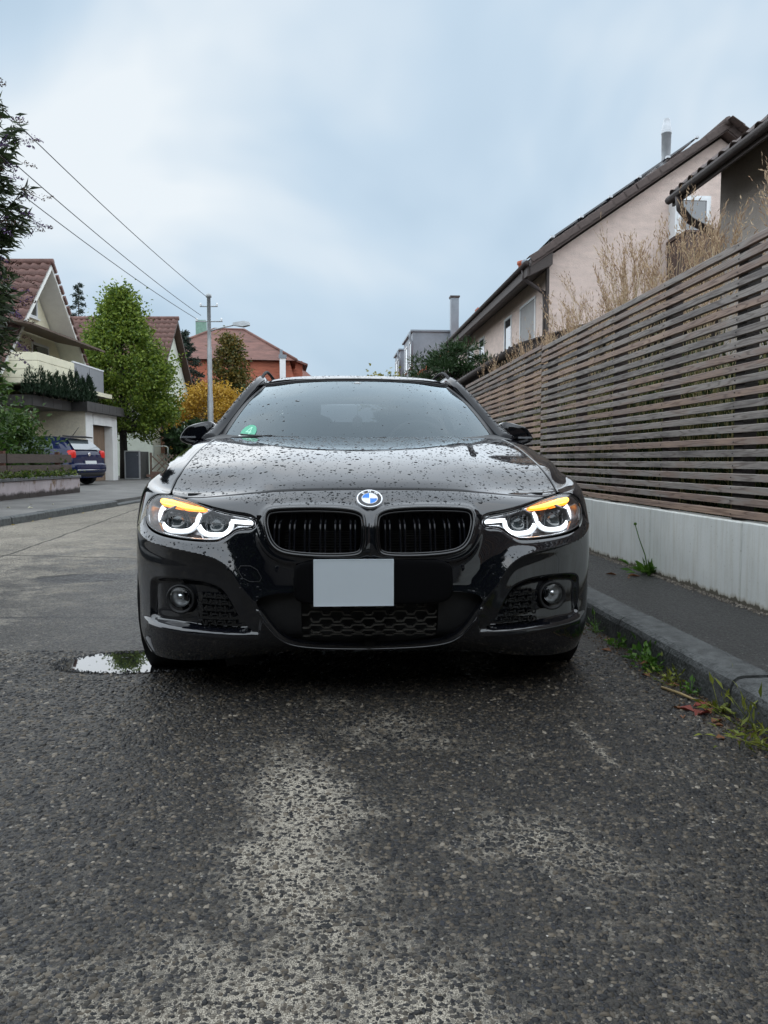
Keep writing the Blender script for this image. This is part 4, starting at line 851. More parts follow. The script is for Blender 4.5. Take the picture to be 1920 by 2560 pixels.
for s in (-1, 1):
    g = empty('kidney_grille', parent=CAR)
    V, F = ring_tube(inset(KID, .006), .0065, .008, .012, sgn=s)
    V2, F2 = ring_tube(inset(KID, .014), .004, .006, .003, sgn=s)
    me_np('surround', *merge((V, F), (V2, F2)), M_GLOSS, g)
    for a0 in SL:
        for da in (-.008, .008):
            a = a0+da; lo = .379+max(0, (a-.26))*.45; hi = .534
            bs = np.r_[np.linspace(lo, .484, 6), np.linspace(.487, .511, 4), np.linspace(.514, hi, 2)]; P = at0(np.full(12, a*s), bs, np.full(12, -.008)-.020*np.clip((bs-.486)/.026, 0, 1)); m = MB(); w_ = .0032
            Q = [];
            for p in P: Q += [p+[-w_*.8,-.0025,0], p+[w_*.8,-.0025,0], p+[w_,.0,0], p+[w_,.035,0], p+[-w_,.035,0], p+[-w_,.0,0]]
            m.add(Q, [(i*6+j, i*6+(j+1) % 6, i*6+6+(j+1) % 6, i*6+6+j) for i in range(11) for j in range(6)], True)
            m.build('slat', M_PAINT, g)
    m = MB()
    for k in range(9): p = at0(np.array([.05, .30]), np.full(2, .385+k*.011), np.full(2, -.07)); p[:,0] *= s; m.tube([p[0], p[1]], .0016, 4)
    m.build('radiator_fins', M_REFL if False else pmat('radiator', (.05,.05,.045), .5, .4, var=.3), g)
# lower intake mesh
lg = empty('lower_grille', parent=CAR)
def hexmesh(m, a0, a1, b0, rows, pitch, h, off, test=None, t=.0022, dep=.014, fn=at0):
    for r in range(rows):
        b = b0+r*h; ph = (r % 2)*pitch/2; x = a0-pitch; up = h*.5; line = []
        k = 0
        while x < a1:
            line += [(x+ph, b), (x+ph+pitch*.30, b), (x+ph+pitch*.40, b+up), (x+ph+pitch*.90, b+up)]; x += pitch
        for p, q in zip(line[:-1], line[1:]):
            if p[0] < a0 or q[0] > a1: continue
            if test is not None and not (test(p) and test(q)): continue
            A = fn(np.array([p[0], q[0]]), np.array([p[1], q[1]]), np.full(2, off)); n = A[1]-A[0]; n = np.cross(n, [0,1,0]); n = n/np.linalg.norm(n)*t
            a, b_ = A; d = np.array([0, dep, 0]); m.add([a-n, b_-n, b_+n, a+n, a-n+d, b_-n+d, b_+n+d, a+n+d], [(0,1,2,3),(4,7,6,5),(0,4,5,1),(2,6,7,3),(1,5,6,2),(3,7,4,0)])
M_MESH = pmat('grille_plastic', (.010,.010,.010), .45, var=.3, scale=40)
m = MB(); hexmesh(m, -.232, .232, .066, 7, .072, .0265, -.030, t=.0026); m.build('mesh', pmat('lower_mesh', (.048,.045,.039), .5, var=.3, scale=40), lg)
for s in (-1, 1):
    V = []; F = []; us = np.linspace(.235, .40, 14); ws = np.linspace(.05, .262, 16)
    A, B = np.meshgrid(us, ws); off = -.03-.035*sstep(A, .22, .33)*0; P = at0(A*s, B, -.034+.0*A)
    me_np('inner_cheek', *clip_mesh(P, np.ones(A.shape)), M_MATTE, lg)
m = MB(); m.box((0,.12,.36), (.56,.02,.30)); m.build('radiator_panel', M_MATTE, lg)
er = EDGE[(EDGE[:,0] < .43)]
for s in (-1, 1): MB().tube(at(np.clip(er[:,0], 0, 1)*s, er[:,1], np.full(len(er), .001)), .0036, 6).build('intake_highlight_bead', M_BPAINT, CAR)  # thin gloss tube added so a highlight line runs along the intake rim
# fog lights
M_FOGR = pmat('fog_reflector', (.62,.63,.64), .3, .1, var=.6, scale=38)
for s in (-1, 1):
    f = empty('fog_light', parent=CAR); p = at0(np.array([.680*s]), np.array([.216]), np.array([0.]))[0]; p = p+np.array([0,.022,0])
    MM = Matrix.Rotation(s*R(10), 4, 'Z')
    MB().lathe([(.052,.03),(.052,.004),(.050,.0),(.046,.0),(.040,.006)], p+np.array([0,-.004,-.008]), 'Y', 32, M=MM).build('bezel', M_MATTE, f)
    MB().lathe([(.036,-.002),(.034,.006),(.028,.022),(.012,.030),(0,.031)], p, 'Y', 28, M=MM).build('reflector', M_FOGR, f)
    MB().lathe([(.013,.0),(.013,-.004),(.008,-.010),(0,-.012)], p+np.array([0,.012,.0]), 'Y', 16, M=MM).build('bulb_shield', M_CHROME, f)
    MB().lathe([(.0375,.004),(.0375,-.003),(.030,-.010),(.018,-.014),(0,-.016)], p, 'Y', 28, M=MM).build('lens', M_LENS, f)
    m = MB(); hexmesh(m, .44, .63, .118, 6, .040, .021, -.022, t=.0013, test=lambda q: q[0]-.016 > .44+(.24-q[1])*.0+max(0, (q[1]-.14))*.42-.0 and q[1] > .132)
    o = m.build('side_mesh', M_MESH, CAR)
    if s < 0:
        o.data = o.data.copy(); o.data.transform(Matrix.Scale(-1, 4, (1,0,0))); o.data.flip_normals()
# headlights
RING1 = [(.824,.532),(.830,.515),(.823,.494),(.800,.471),(.762,.455),(.735,.452),(.672,.455),(.645,.466),(.632,.484)]
RING2 = [(.618,.522),(.624,.505),(.621,.485),(.600,.460),(.575,.447),(.513,.447),(.494,.459),(.485,.476),(.487,.494)]
for s in (-1, 1):
    hl = empty('headlight', parent=CAR)
    S = headS-.002
    lens = clip_mesh(G0+N0*(-.002), S); v, f = mirror(*lens) if s < 0 else lens
    # bowl: sinks to 7 cm behind the lens
    dep = -.012-.058*sstep(headS, .0, .022); bowl = clip_mesh(G0+N0*dep[..., None], headS+.001); vb, fb = mirror(*bowl) if s < 0 else bowl
    me_np('housing', vb, fb, M_HOUS, hl)
    me_np('lens', v, f, M_LENS, hl)
    V, F = ring_tube(inset(HEAD, .004), .0035, .004, -.004, sgn=s); me_np('lens_seal', V, F, M_GLOSS, hl)
    for rg in (RING1, RING2):
        pth = chaikin(rg, 2, False); P = at0(pth[:,0]*s, pth[:,1], np.full(len(pth), -.022))
        MB().tube(P, [.0066]*len(P), 8).build('light_ring', M_LED, hl)
        po = chaikin(np.array(rg)+(np.array(rg)-np.mean(rg, 0)-[0,.02])*[.16,.20], 2, False); MB().tube(at0(po[:,0]*s, po[:,1], np.full(len(po), -.018)), .0026, 6).build('outer_ring', M_LED2, hl)
        c = pth.mean(0)+[0, .010]; cc = at0(np.array([c[0]*s]), np.array([c[1]]), np.array([-.052]))[0]; MM = Matrix.Rotation(s*R(14), 4, 'Z')
        MB().lathe([(.062,-.030),(.058,-.026),(.050,.004),(.036,.014),(.03,.016)], cc, 'Y', 8, smooth=False, M=MM).build('reflector_cup', M_HOUS, hl)
        MB().lathe([(.034,.012),(.034,-.004),(.026,-.016),(.014,-.022),(0,-.024)], cc, 'Y', 24, M=MM).build('projector_lens', pmat('projector_glass', (.03,.04,.045), .05, var=.2, coat=1), hl)
        m = MB()
        for q in range(5): m.box(cc+np.array([(-.032+q*.016), -.004, .008]), (.0025,.02,.045), M=MM)
        m.build('reflector_fins', M_REFL, hl)
    bq = np.linspace(.405, .488, 8); P = at0(bq*s, .492+(bq-.405)*.06, np.full(8, -.020)); m = MB()
    Q = []
    for p in P: Q += [p+[0,0,-.0062], p+[0,0,.0062], p+[0,.006,.0062], p+[0,.006,-.0062]]
    m.add(Q, [(i*4+j, i*4+(j+1) % 4, i*4+4+(j+1) % 4, i*4+4+j) for i in range(7) for j in range(4)]+[(0,1,2,3),(28,29,30,31)]); m.build('light_bar', M_LED, hl)
    # chrome blades above and below the light bar
    bq = np.linspace(.395, .60, 14); m = MB(); m.tube(at0(bq*s, np.interp(bq, [.395,.5,.60], [.506,.517,.540]), np.full(14, -.008)), .0022, 5)
    bq = np.linspace(.393, .455, 6); m.tube(at0(bq*s, np.full(6, .4735), np.full(6, -.010)), .0030, 5)
    lo = chaikin([(.455,.472),(.488,.446),(.515,.432),(.54,.428),(.62,.428),(.73,.434),(.82,.446),(.87,.464),(.893,.49)], 2, False); m.tube(at0(lo[:,0]*s, lo[:,1], np.full(len(lo), -.010)), .0028, 5)
    m.build('chrome_trim', M_CHROME, hl)
    lo2 = lo[6:26]; MB().tube(at0(lo2[:,0]*s, lo2[:,1]-.0035, np.full(len(lo2), -.004)), .0012, 4).build('amber_reflector_line', pmat('amber_plastic', (.5,.16,.02), .3, var=.1), hl)
    # amber indicator: a tapering light guide under the brow
    t = np.linspace(0, 1, 18); ax = .850+(.592-.850)*t; up = np.interp(t, [0,.06,.3,.65,1], [.556,.575,.578,.560,.542]); dn = np.interp(t, [0,.06,.3,.65,1], [.545,.538,.538,.533,.531])
    U = at0(ax*s, up, np.full(18, -.014)); Dn = at0(ax*s, dn, np.full(18, -.020)); Mid = at0(ax*s, (up+dn)/2, np.full(18, -.008))
    V = np.vstack([U, Mid, Dn]); F = [(r*18+i, r*18+i+1, r*18+18+i+1, r*18+18+i) for r in range(2) for i in range(17)]
    me_np('indicator', V, F, M_AMBER, hl)
    MB().tube(at0(ax[1:-1]*s, ((up+dn)/2)[1:-1], np.full(16, -.008)), np.clip((up-dn)[1:-1]*.26, .0015, .02), 6).build('indicator_core', M_AMB2, hl)
# badge
bd = empty('badge', parent=CAR)
bp = at(np.array([0.]), np.array([.583]))[0]; bn = (at(np.array([0.]), np.array([.583]), np.array([.01]))[0]-bp); bn /= np.linalg.norm(bn)
T = Matrix.Translation(bp) @ Vector((0,0,1)).rotation_difference(Vector(bn)).to_matrix().to_4x4()
# local axes of the badge: +z out of the bonnet, +x to the right, +y up
zx = Vector((1,0,0)); zz = Vector(bn); zy = zz.cross(zx); T = Matrix.Translation(bp) @ Matrix((zx, zy, zz)).transposed().to_4x4()
M_ROUND = pmat('badge_black', (.03,.03,.035), .25, var=.1); M_BLUE = pmat('badge_blue', (.02,.22,.75), .25, var=.05); M_WHITE = pmat('badge_white', (.85,.88,.9), .25, var=.03); M_SILV = pmat('badge_silver', (.85,.86,.88), .2, .6, var=.03)
MB().lathe([(.0445,-.004),(.0445,.004),(.043,.0062),(.0405,.0060),(.0395,.0048)], (0,0,0), 'Z', 40, M=T).build('rim', M_SILV, bd)
MB().lathe([(.0400,.0047),(.0265,.0052)], (0,0,0), 'Z', 40, M=T).build('ring', M_ROUND, bd)
MB().lathe([(.0275,.0050),(.0270,.0063),(.0257,.0060)], (0,0,0), 'Z', 40, M=T).build('inner_rim', M_SILV, bd)
for q in range(4):
    pts = [T @ Vector((0,0,.0058))]+[T @ Vector((.0260*math.cos(t), .0260*math.sin(t), .0055)) for t in np.linspace(q*math.pi/2, (q+1)*math.pi/2, 9)]
    MB().add(pts, [tuple(range(10))]).build('quadrant', M_BLUE if q in (1, 3) else M_WHITE, bd)
mbx = MB()
for V_ in ((.0009,.026),(.026,.0009)): mbx.add([T @ Vector((sx*V_[0], sy*V_[1], .0061)) for sx, sy in ((-1,-1),(1,-1),(1,1),(-1,1))], [(0,1,2,3)])
mbx.build('cross_bar', M_SILV, bd)
def letter(ch, size, Tm, mat, parent, name='letter'):
    c = bpy.data.curves.new('txt', 'FONT'); c.body = ch; c.size = size; c.align_x = 'CENTER'; c.align_y = 'CENTER'; c.offset = size*.02; o = bpy.data.objects.new('txt', c); COL.objects.link(o)
    dg = bpy.context.evaluated_depsgraph_get(); me = bpy.data.meshes.new_from_object(o.evaluated_get(dg)); bpy.data.objects.remove(o); me.name = name
    me.transform(Tm); me.materials.clear(); me.materials.append(mat); r = bpy.data.objects.new(name, me); return link(r, parent)
for ch, ang in (('B', 42), ('M', 0), ('W', -42)):
    letter(ch, .0150, T @ Matrix.Rotation(R(ang), 4, 'Z') @ Matrix.Translation((0,.0335,.0066)), M_WHITE, bd)
# number plate: blank pale plate on a black carrier
pl = empty('number_plate', parent=CAR)
MB().add(*superbox((0.01,-.004,.437), (.53,.020,.150), .35, 12), True).build('carrier', pmat('carrier_black', (.002,.002,.0025), .8, var=.1, spec=.1), pl)
MB().box((-.056,-.0155,.437), (.264,.003,.156)).build('plate', pmat('plate_white', (.60,.66,.70), .45, var=.03), pl)
m = MB()
for c_, d_ in (((-.056,-.0172,.513),(.262,.0012,.003)),((-.056,-.0172,.361),(.262,.0012,.003)),((-.1865,-.0172,.437),(.003,.0012,.149)),((.0745,-.0172,.437),(.003,.0012,.149))): m.box(c_, d_)
m.build('plate_rim', bpy.data.materials['plate_white'], pl)
# sensors and towing eye cover
for s in (-1, 1):
    p = at(np.array([.306*s]), np.array([.334]), np.array([-.0005]))[0]; MB().lathe([(.0125,.004),(.0125,.0003),(.0115,-.0004),(0,-.0005)], p, 'Y', 20).build('parking_sensor', M_PAINT, CAR)
tw = chaikin([(-.446,.344),(-.384,.344),(-.354,.291),(-.414,.292)], 1); tw = np.vstack([np.linspace(tw[i], tw[(i+1) % len(tw)], 6)[:-1] for i in range(len(tw))])
MB().tube(at(tw[:,0], tw[:,1], np.full(len(tw), .0003)), .0014, 4, closed=True).build('tow_eye_cover_seam', M_MATTE, CAR)
for s in (-1, 1): MB().box(at(np.array([.376*s]), np.array([.487]))[0]+np.array([0,.004,0]), (.012,.008,.05)).build('grille_bridge', M_GLOSS, CAR)

# ---- windscreen, roof, pillars
def ws(u, v, off=0):
    u = np.asarray(u, float); v = np.asarray(v, float); u2 = np.abs(u)**2.4
    x = (.725+(.560-.725)*v)*u; y = (1.20+.33*u2)*(1-v)+(2.07+.16*u2)*v; z = (.915+.045*u2)*(1-v)+(1.312-.022*u2)*v+.028*np.sin(math.pi*v)
    return np.stack([x, y-off*.45, z+off], -1)
U, Vv = np.meshgrid(np.linspace(-1, 1, 41), np.linspace(0, 1, 25)); v, f = clip_mesh(ws(U, Vv), np.ones(U.shape))
WS = me_np('windscreen', v, f, M_WGLASS, CAR)
M_FRIT = pmat('frit_black', (.012,.012,.013), .4, var=.1)
m = MB()
for s in (-1, 1):
    vs = np.linspace(0, 1, 20); A = ws(np.full(20, s*1.0), vs, .002); B = ws(np.full(20, s*.965), vs, .002); m.add(np.vstack([A, B]), [(i, i+1, 21+i, 20+i) for i in range(19)], True)
us = np.linspace(-1, 1, 40); A = ws(us, np.full(40, 1.0), .002); B = ws(us, np.full(40, .975), .002); m.add(np.vstack([A, B]), [(i, i+1, 41+i, 40+i) for i in range(39)], True)
m.build('frit_band', M_FRIT, WS)
br = [(-.070,1.0),(.070,1.0),(.062,.90),(.054,.80),(.042,.775),(-.042,.775),(-.054,.80),(-.062,.90)]
MB().prism([ws(a/.58, b, -.006) for a, b in br], (0,.05,.012)).build('sensor_housing', M_CABIN, WS)
MB().add([ws(a/.58, b, .0015) for a, b in ((-.022,.905),(.022,.905),(.008,.945),(-.008,.945))], [(0,1,2,3)]).build('sensor_window', pmat('sensor_grey', (.35,.36,.36), .4, var=.1), WS)
# environmental sticker
st = empty('sticker', parent=WS); cu, cv = -.80, .085
def wpt(dx, dz, off=.002): return ws(cu+dx/.70, cv+dz/.42, off)
MB().add([wpt(.040*math.cos(t), .040*math.sin(t)) for t in np.linspace(0, 2*math.pi, 28)[:-1]], [tuple(range(27))]).build('disc', pmat('sticker_green', (.02,.36,.20), .4, var=.1), st)
MB().add([wpt(*p, .0028) for p in ((-.042,-.036),(.026,-.036),(.026,-.018),(-.042,-.018))], [(0,1,2,3)]).build('strip', pmat('sticker_white', (.75,.8,.78), .4, var=.03), st)
m = MB()
for q in (((-.016,-.002),(.016,-.002),(.016,.004),(-.016,.004)), ((.004,-.014),(.010,-.014),(.010,.028),(.004,.028)), ((-.016,.0),(-.010,.0),(.008,.028),(.002,.028))): m.add([wpt(*p, .0028) for p in q], [(0,1,2,3)])
m.build('digit', pmat('sticker_light', (.3,.7,.5), .4, var=.03), st)
# cowl and wipers
us = np.linspace(-1, 1, 41); A = np.stack([us*.78, 1.265+.07*np.abs(us)**3, .938+0*us], -1); B = ws(us, np.full(41, .05), .004)+[0,.02,-.004]; v = np.vstack([A, B]); me_np('cowl_panel', v, [(i, i+1, 42+i, 41+i) for i in range(40)], M_MATTE, CAR)
for x0, x1 in ((-.60,-.30), (-.05,.26)):
    wv = empty('wiper', parent=CAR); us = np.linspace(x0, x1, 10); P = ws(us/.71, np.full(10, .040)+.006*np.linspace(0, 1, 10), .008); MB().tube(P, .004, 6).build('blade', M_MATTE, wv)
    MB().tube([P[0]+[-.04,-.05,-.02], P[5]+[0,0,.004]], [.007,.004], 6).build('arm', M_MATTE, wv)
# roof
def roof(u, t):
    y = 2.085+.16*np.abs(u)**2.4+(4.42-2.085-.16*np.abs(u)**2.4)*t
    c = spl([2.05,2.35,2.75,3.2,3.8,4.42], np.array([1.314,1.365,1.402,1.415,1.395,1.335]))(y.ravel()).reshape(y.shape)
    hw = np.interp(y, [2.0,2.3,3.0,3.8,4.42], [.562,.585,.600,.585,.55])
    return np.stack([hw*u, y, c-.022*np.abs(u)**2.4-.030*np.abs(u)**8], -1)
U, Tt = np.meshgrid(np.linspace(-1, 1, 45), np.linspace(0, 1, 60)); v, f = clip_mesh(roof(U, Tt), np.ones(U.shape)); RF = me_np('roof', v, f, M_RPAINT, CAR)
m = MB(); us = np.linspace(-1, 1, 40); A = ws(us, np.full(40, 1.0), .003); m.tube(A, .007, 6); m.build('screen_seal', M_MATTE, CAR)
PIL = [(.775,1.44,.925),(.742,1.60,.99),(.700,1.78,1.085),(.655,1.98,1.190),(.615,2.16,1.275),(.600,2.35,1.330),(.612,2.7,1.368),(.622,3.2,1.378),(.61,3.8,1.355),(.58,4.35,1.29)]
PS = spl(np.r_[0, np.cumsum(np.linalg.norm(np.diff(np.array(PIL), axis=0), axis=1))], np.array(PIL))
lp = np.linspace(0, np.linalg.norm(np.diff(np.array(PIL), axis=0), axis=1).sum(), 50)
for s in (-1, 1):
    P = PS(lp)*[s,1,1]; w_ = np.interp(lp, [0,.3,1.1,1.6,4], [.040,.033,.026,.024,.024]); MB().tube(P, w_, 12).build('roof_pillar', M_RPAINT, CAR)
    # roof rail
    ry = np.array([2.28,2.38,2.50,2.75,3.3,3.9,4.18,4.26,4.30]); rz = np.array([1.312,1.355,1.392,1.428,1.443,1.425,1.39,1.36,1.325]); rx = np.array([.592,.588,.584,.588,.598,.588,.578,.574,.572])
    P = spl(ry, np.stack([rx*s, ry, rz], -1))(np.linspace(2.28, 4.30, 40)); MB().tube(P, [.010]*40, 8).build('roof_rail', pmat('rail_black', (.010,.010,.011), .6, var=.2, spec=.12), CAR)
# sides: doors, quarter panels and tail
SR = np.array([(.845,.185),(.872,.235),(.893,.33),(.903,.45),(.903,.56),(.896,.66),(.885,.74),(.880,.80),(.868,.855),(.850,.895),(.828,.925),(.800,.950)])
ys = np.r_[np.linspace(1.385, 4.2, 150), np.linspace(4.22, 4.63, 40)]
def side(y):
    k = np.interp(y, [1.38,3.6,4.1,4.35,4.5,4.58,4.615,4.63], [1,1,.985,.945,.87,.75,.5,.0]); return k
srt = spl(np.r_[0, np.cumsum(np.linalg.norm(np.diff(SR, axis=0), axis=1))], SR); sl = np.linalg.norm(np.diff(SR, axis=0), axis=1).sum(); sp = srt(np.linspace(0, sl, 44))
SG = np.stack([sp[:,0][:,None]*side(ys)[None], np.broadcast_to(ys, (44, len(ys))), np.broadcast_to(sp[:,1][:,None], (44, len(ys)))+.0*ys], -1)
arch2 = np.hypot(SG[...,1]-3.586, SG[...,2]-.325)-.352
for nm, y0, y1 in (('front_door',1.392,2.50),('rear_door',2.506,3.40),('rear_quarter',3.406,4.7)):
    S = np.minimum.reduce([SG[...,1]-y0, y1-SG[...,1], arch2]); v, f = clip_mesh(SG, S)
    for s in (1, -1):
        V, F = (v, f) if s > 0 else mirror(v, f); o = shell(nm, V, F, M_PAINT, CAR)
        if 'door' in nm: MB().tube([(s*.915,y1-.30,.80),(s*.925,y1-.20,.805),(s*.915,y1-.08,.805)], .011, 6).build('handle', M_PAINT, o)
for s in (1, -1):
    for y0, y1 in ((1.62,2.46),(2.52,3.36),(3.42,4.25)):
        yy = np.linspace(y0, y1, 12); top = np.array([PS(lp)[np.abs(PS(lp)[:,1]-y).argmin()] for y in yy]); A = np.stack([np.full(12, .800*s), yy, np.full(12, .948)], -1); B = np.stack([top[:,0]*s, yy, top[:,2]-.008], -1)
        me_np('side_window', np.vstack([A, B]), [(i, i+1, 13+i, 12+i) if s > 0 else (12+i, 13+i, i+1, i) for i in range(11)], M_SGLASS, CAR)
    for y in (2.49, 3.39): t = PS(lp)[np.abs(PS(lp)[:,1]-y).argmin()]; MB().tube([(.798*s,y,.945),(t[0]*s,y,t[2])], .026, 6).build('door_post', M_GLOSS, CAR)
yy = np.linspace(4.30, 4.56, 6); m = MB(); m.add([(-.55,4.40,1.33),(.55,4.40,1.33),(.74,4.56,.95),(-.74,4.56,.95)], [(0,1,2,3)]); m.build('tailgate_window', M_SGLASS, CAR)
MB().box((0,2.35,.23), (1.50,4.0,.12), bev=.02).build('underbody', M_MATTE, CAR)
MB().prism([(x,.22,z) for x, z in ((-.60,.165),(.60,.165),(.60,.24),(-.60,.24))], (0,.5,0)).build('undertray', M_MATTE, CAR)
MB().box((0,1.38,.62), (1.62,.03,.62)).build('bulkhead', M_MATTE, CAR)
for s in (1, -1):
    for yw in (.776, 3.586):
        MB().lathe([(.365,-.12),(.365,.11)], (s*.75,yw,.325), 'X', 24).build('wheel_arch_liner', M_MATTE, CAR)
# wheels
def wheel(x, y, s):
    wl = empty('wheel', (x, y, .33), 0, CAR)
    MB().lathe([(.235,-.100),(.262,-.112),(.30,-.114),(.320,-.104),(.329,-.085),(.3305,-.052),(.324,-.050),(.324,-.044),(.3305,-.042),(.331,-.004),(.324,-.003),(.324,.003),(.331,.004),(.3305,.042),(.324,.044),(.324,.050),(.3305,.052),(.329,.085),(.320,.104),(.30,.114),(.262,.112),(.235,.100)], (0,0,0), 'X', 56).build('tyre', M_RUB, wl)
    r = MB().lathe([(.238,-.095),(.225,-.06),(.222,.06),(.238,.098),(.228,.100),(.215,.06)], (0,0,0), 'X', 40)
    for k in range(5):
        q = k*2*math.pi/5
        for dq in (-.09, .09): c, n_ = math.cos(q+dq), math.sin(q+dq); r.tube([(s*.075,.04*math.cos(q),.04*math.sin(q)),(s*.085,.23*c,.23*n_)], [.022,.014], 6)
    r.lathe([(.06,0),(.06,s*.08),(0,s*.09)], (0,0,0), 'X', 20); r.build('rim', M_ALU, wl)
for s in (1, -1): wheel(s*.772, .776, s); wheel(s*.772, 3.586, s)
# door mirrors
MO = chaikin([(.772,.938),(.776,1.020),(.792,1.050),(.830,1.049),(.905,1.030),(.932,1.018),(.958,.985),(.972,.955),(.958,.936),(.90,.918),(.81,.918)], 2); mc = MO.mean(0)
for s in (-1, 1):
    mr = empty('door_mirror', parent=CAR); V = []; lay = [(1.668,.60),(1.664,.84),(1.672,.92),(1.69,.975),(1.72,1.0),(1.80,.99),(1.835,.95)]
    for y, k in lay:
        Q = mc+(MO-mc)*k; V += [(q[0]*s, y+.10*(q[0]-.78)+(.02 if k < .7 else 0)*0+.02*max(0,(q[1]-1.02)/.03)*(k < .97), q[1]) for q in Q]
    n = len(MO); F = [(i*n+j, i*n+(j+1) % n, i*n+n+(j+1) % n, i*n+n+j) for i in range(len(lay)-1) for j in range(n)]+[tuple(range(n))]
    o = me_np('shell', V, F, M_PAINT, mr); o.data.polygons[len(F)-1].use_smooth = False
    Q = mc+(MO-mc)*.93; me_np('mirror_glass', [(q[0]*s, 1.832+.10*(q[0]-.78), q[1]) for q in Q], [tuple(range(n))], M_CHROME, mr, smooth=False)
    MB().prism([(s*.875,1.672,.958),(s*.955,1.682,.958),(s*.950,1.680,.968),(s*.875,1.672,.968)], (0,-.006,0)).build('repeater', pmat('repeater_clear', (.25,.26,.28), .15, .3, var=.1), mr)
    MB().tube([(s*.80,1.745,.945),(s*.85,1.745,.925),(s*.955,1.75,.945)], [.020,.018,.008], 6).build('lower_trim', M_MATTE, mr)
    MB().tube([(s*.74,1.745,.935),(s*.83,1.745,.945)], [.030,.022], 8).build('stalk', M_MATTE, mr)
# cabin
U, Vv = np.meshgrid(np.linspace(-1, 1, 21), np.linspace(0, 1, 10)); P = np.stack([.70*U, 1.32+.25*U**2+.55*Vv, .90+.035*np.sin(math.pi*np.clip(Vv*.9, 0, 1))-.05*Vv**4], -1); v, f = clip_mesh(P, np.ones(U.shape)); me_np('dashboard', v, f, M_CABIN, CAR)
MB().lathe([(.10,0),(.095,-.02),(0,-.03)], (.36,1.80,.91), 'Y', 16).build('instrument_cowl', M_CABIN, CAR)
c = Vector((.36,1.98,.90)); tl = Matrix.Rotation(R(-28), 4, 'X'); sw = empty('steering_wheel', parent=CAR)
MB().tube([c+tl.to_3x3() @ Vector((.185*math.cos(t), 0, .185*math.sin(t))) for t in np.linspace(0, 2*math.pi, 33)[:-1]], .016, 8, closed=True).build('wheel_rim', M_SEAT, sw)
m = MB()
for t in (R(0), R(180), R(270)): m.tube([c, c+tl.to_3x3() @ Vector((.18*math.cos(t), 0, .18*math.sin(t)))], .018, 6)
m.lathe([(.07,.02),(.07,-.02),(.05,-.03),(0,-.03)], c, 'Y', 16); m.build('hub', M_CABIN, sw)
for s in (-1, 1):
    se = empty('front_seat', parent=CAR)
    MB().add(*superbox((s*.36,2.62,.85), (.50,.14,.62), .5, 10, R(-20)), True).build('backrest', M_SEAT, se)
    MB().add(*superbox((s*.36,2.35,.55), (.50,.52,.16), .5, 10), True).build('cushion', M_SEAT, se)
    MB().add(*superbox((s*.36,2.76,1.19), (.26,.10,.18), .6, 10), True).build('headrest', M_SEAT, se)
MB().add(*superbox((0,3.55,.85), (1.25,.16,.60), .5, 10, R(-20)), True).build('rear_bench', M_SEAT, CAR)
MB().box((0,3.0,.45), (1.5,2.6,.05)).build('cabin_floor', M_CABIN, CAR)
MB().add(*superbox((0,2.02,1.235), (.23,.03,.065), .6, 8), True).build('interior_mirror', M_CABIN, CAR)
MB().tube([(0,2.0,1.20),(.0,2.0,1.10)], .0012, 4).lathe([(.0,-.045),(.028,-.02),(.028,.02),(0,.045)], (0,2.0,1.06), 'Z', 8).build('hanging_tag', pmat('paper_tag', (.25,.26,.27), .7, var=.2), CAR)
# rain drops standing on the wet paint
def drops(pts, nrm, rad, parent, name='rain_drops'):
    n = len(pts); k = 8; t1 = np.cross(nrm, [0,1,0]); t1 /= np.linalg.norm(t1, axis=1)[:, None]; t2 = np.cross(nrm, t1)
    el = rng.uniform(.75, 1.25, n); V = []
    for ring, h in ((1.0, -.05), (.78, .17), (.40, .27)):
        for j in range(k):
            q = 2*math.pi*j/k+rng.uniform(-.25, .25, n); rr = rad*ring*rng.uniform(.82, 1.15, n)
            V.append(pts+t1*(np.cos(q)*rr*el)[:, None]+t2*(np.sin(q)*rr/el)[:, None]+nrm*(rad*h)[:, None])
    V.append(pts+nrm*(rad*.30)[:, None]); V = np.stack(V, 1).reshape(-1, 3); m_ = 3*k+1
    f = [(a*k+j, a*k+(j+1) % k, (a+1)*k+(j+1) % k, (a+1)*k+j) for a in range(2) for j in range(k)]; f3 = [(2*k+j, 2*k+(j+1) % k, 3*k) for j in range(k)]
    F = [tuple(i*m_+x for x in q) for i in range(n) for q in f+f3]
    o = me_np(name, V, F, M_DROP, parent); o['kind'] = 'stuff'; return o
def scatter(n, a0, a1, b0, b1, test=None):
    a = rng.uniform(a0, a1, n); b = rng.uniform(b0, b1, n)
    if test is not None: k = test(a, b); a, b = a[k], b[k]
    p = at(a, b); q = at(a, b, np.full(len(a), .01)); nn = (q-p)/np.linalg.norm(q-p, axis=1)[:, None]; return p, nn
def dr_rad(n, m=.0023): return np.clip(m*np.exp(rng.normal(0, .55, n)), .0010, .0085)
p1, n1_ = scatter(5200, -.90, .90, .652, 1.75, lambda a, b: np.abs(a) < .79+.1*np.clip((b-.65)/.6, 0, 1))
p2, n2_ = scatter(1500, -.62, .62, .545, .640, lambda a, b: (sdf_poly(KID, np.abs(a), b) < -.012) & (b < .636-.06*np.clip((np.abs(a)-.4)/.25, 0, 1)) & (b > .545+.10*np.clip((np.abs(a)-.37)/.3, 0, 1)) & (np.hypot(a, b-.583) > .05))
p3, n3_ = scatter(2400, -.95, .95, .22, .46, lambda a, b: (dist_line(EDGE, np.abs(a), b) < .045) & (sdf_poly(HEAD, np.abs(a), b) < -.008) & (b > np.interp(np.abs(a), EDGE[::-1,0], EDGE[::-1,1])+.003) & (np.abs(a) > .36))
P = np.vstack([p1, p2, p3]); Nn = np.vstack([n1_, n2_, n3_]); rd = dr_rad(len(P)); rd[len(p1):] *= .75; drops(P, Nn, rd, CAR)
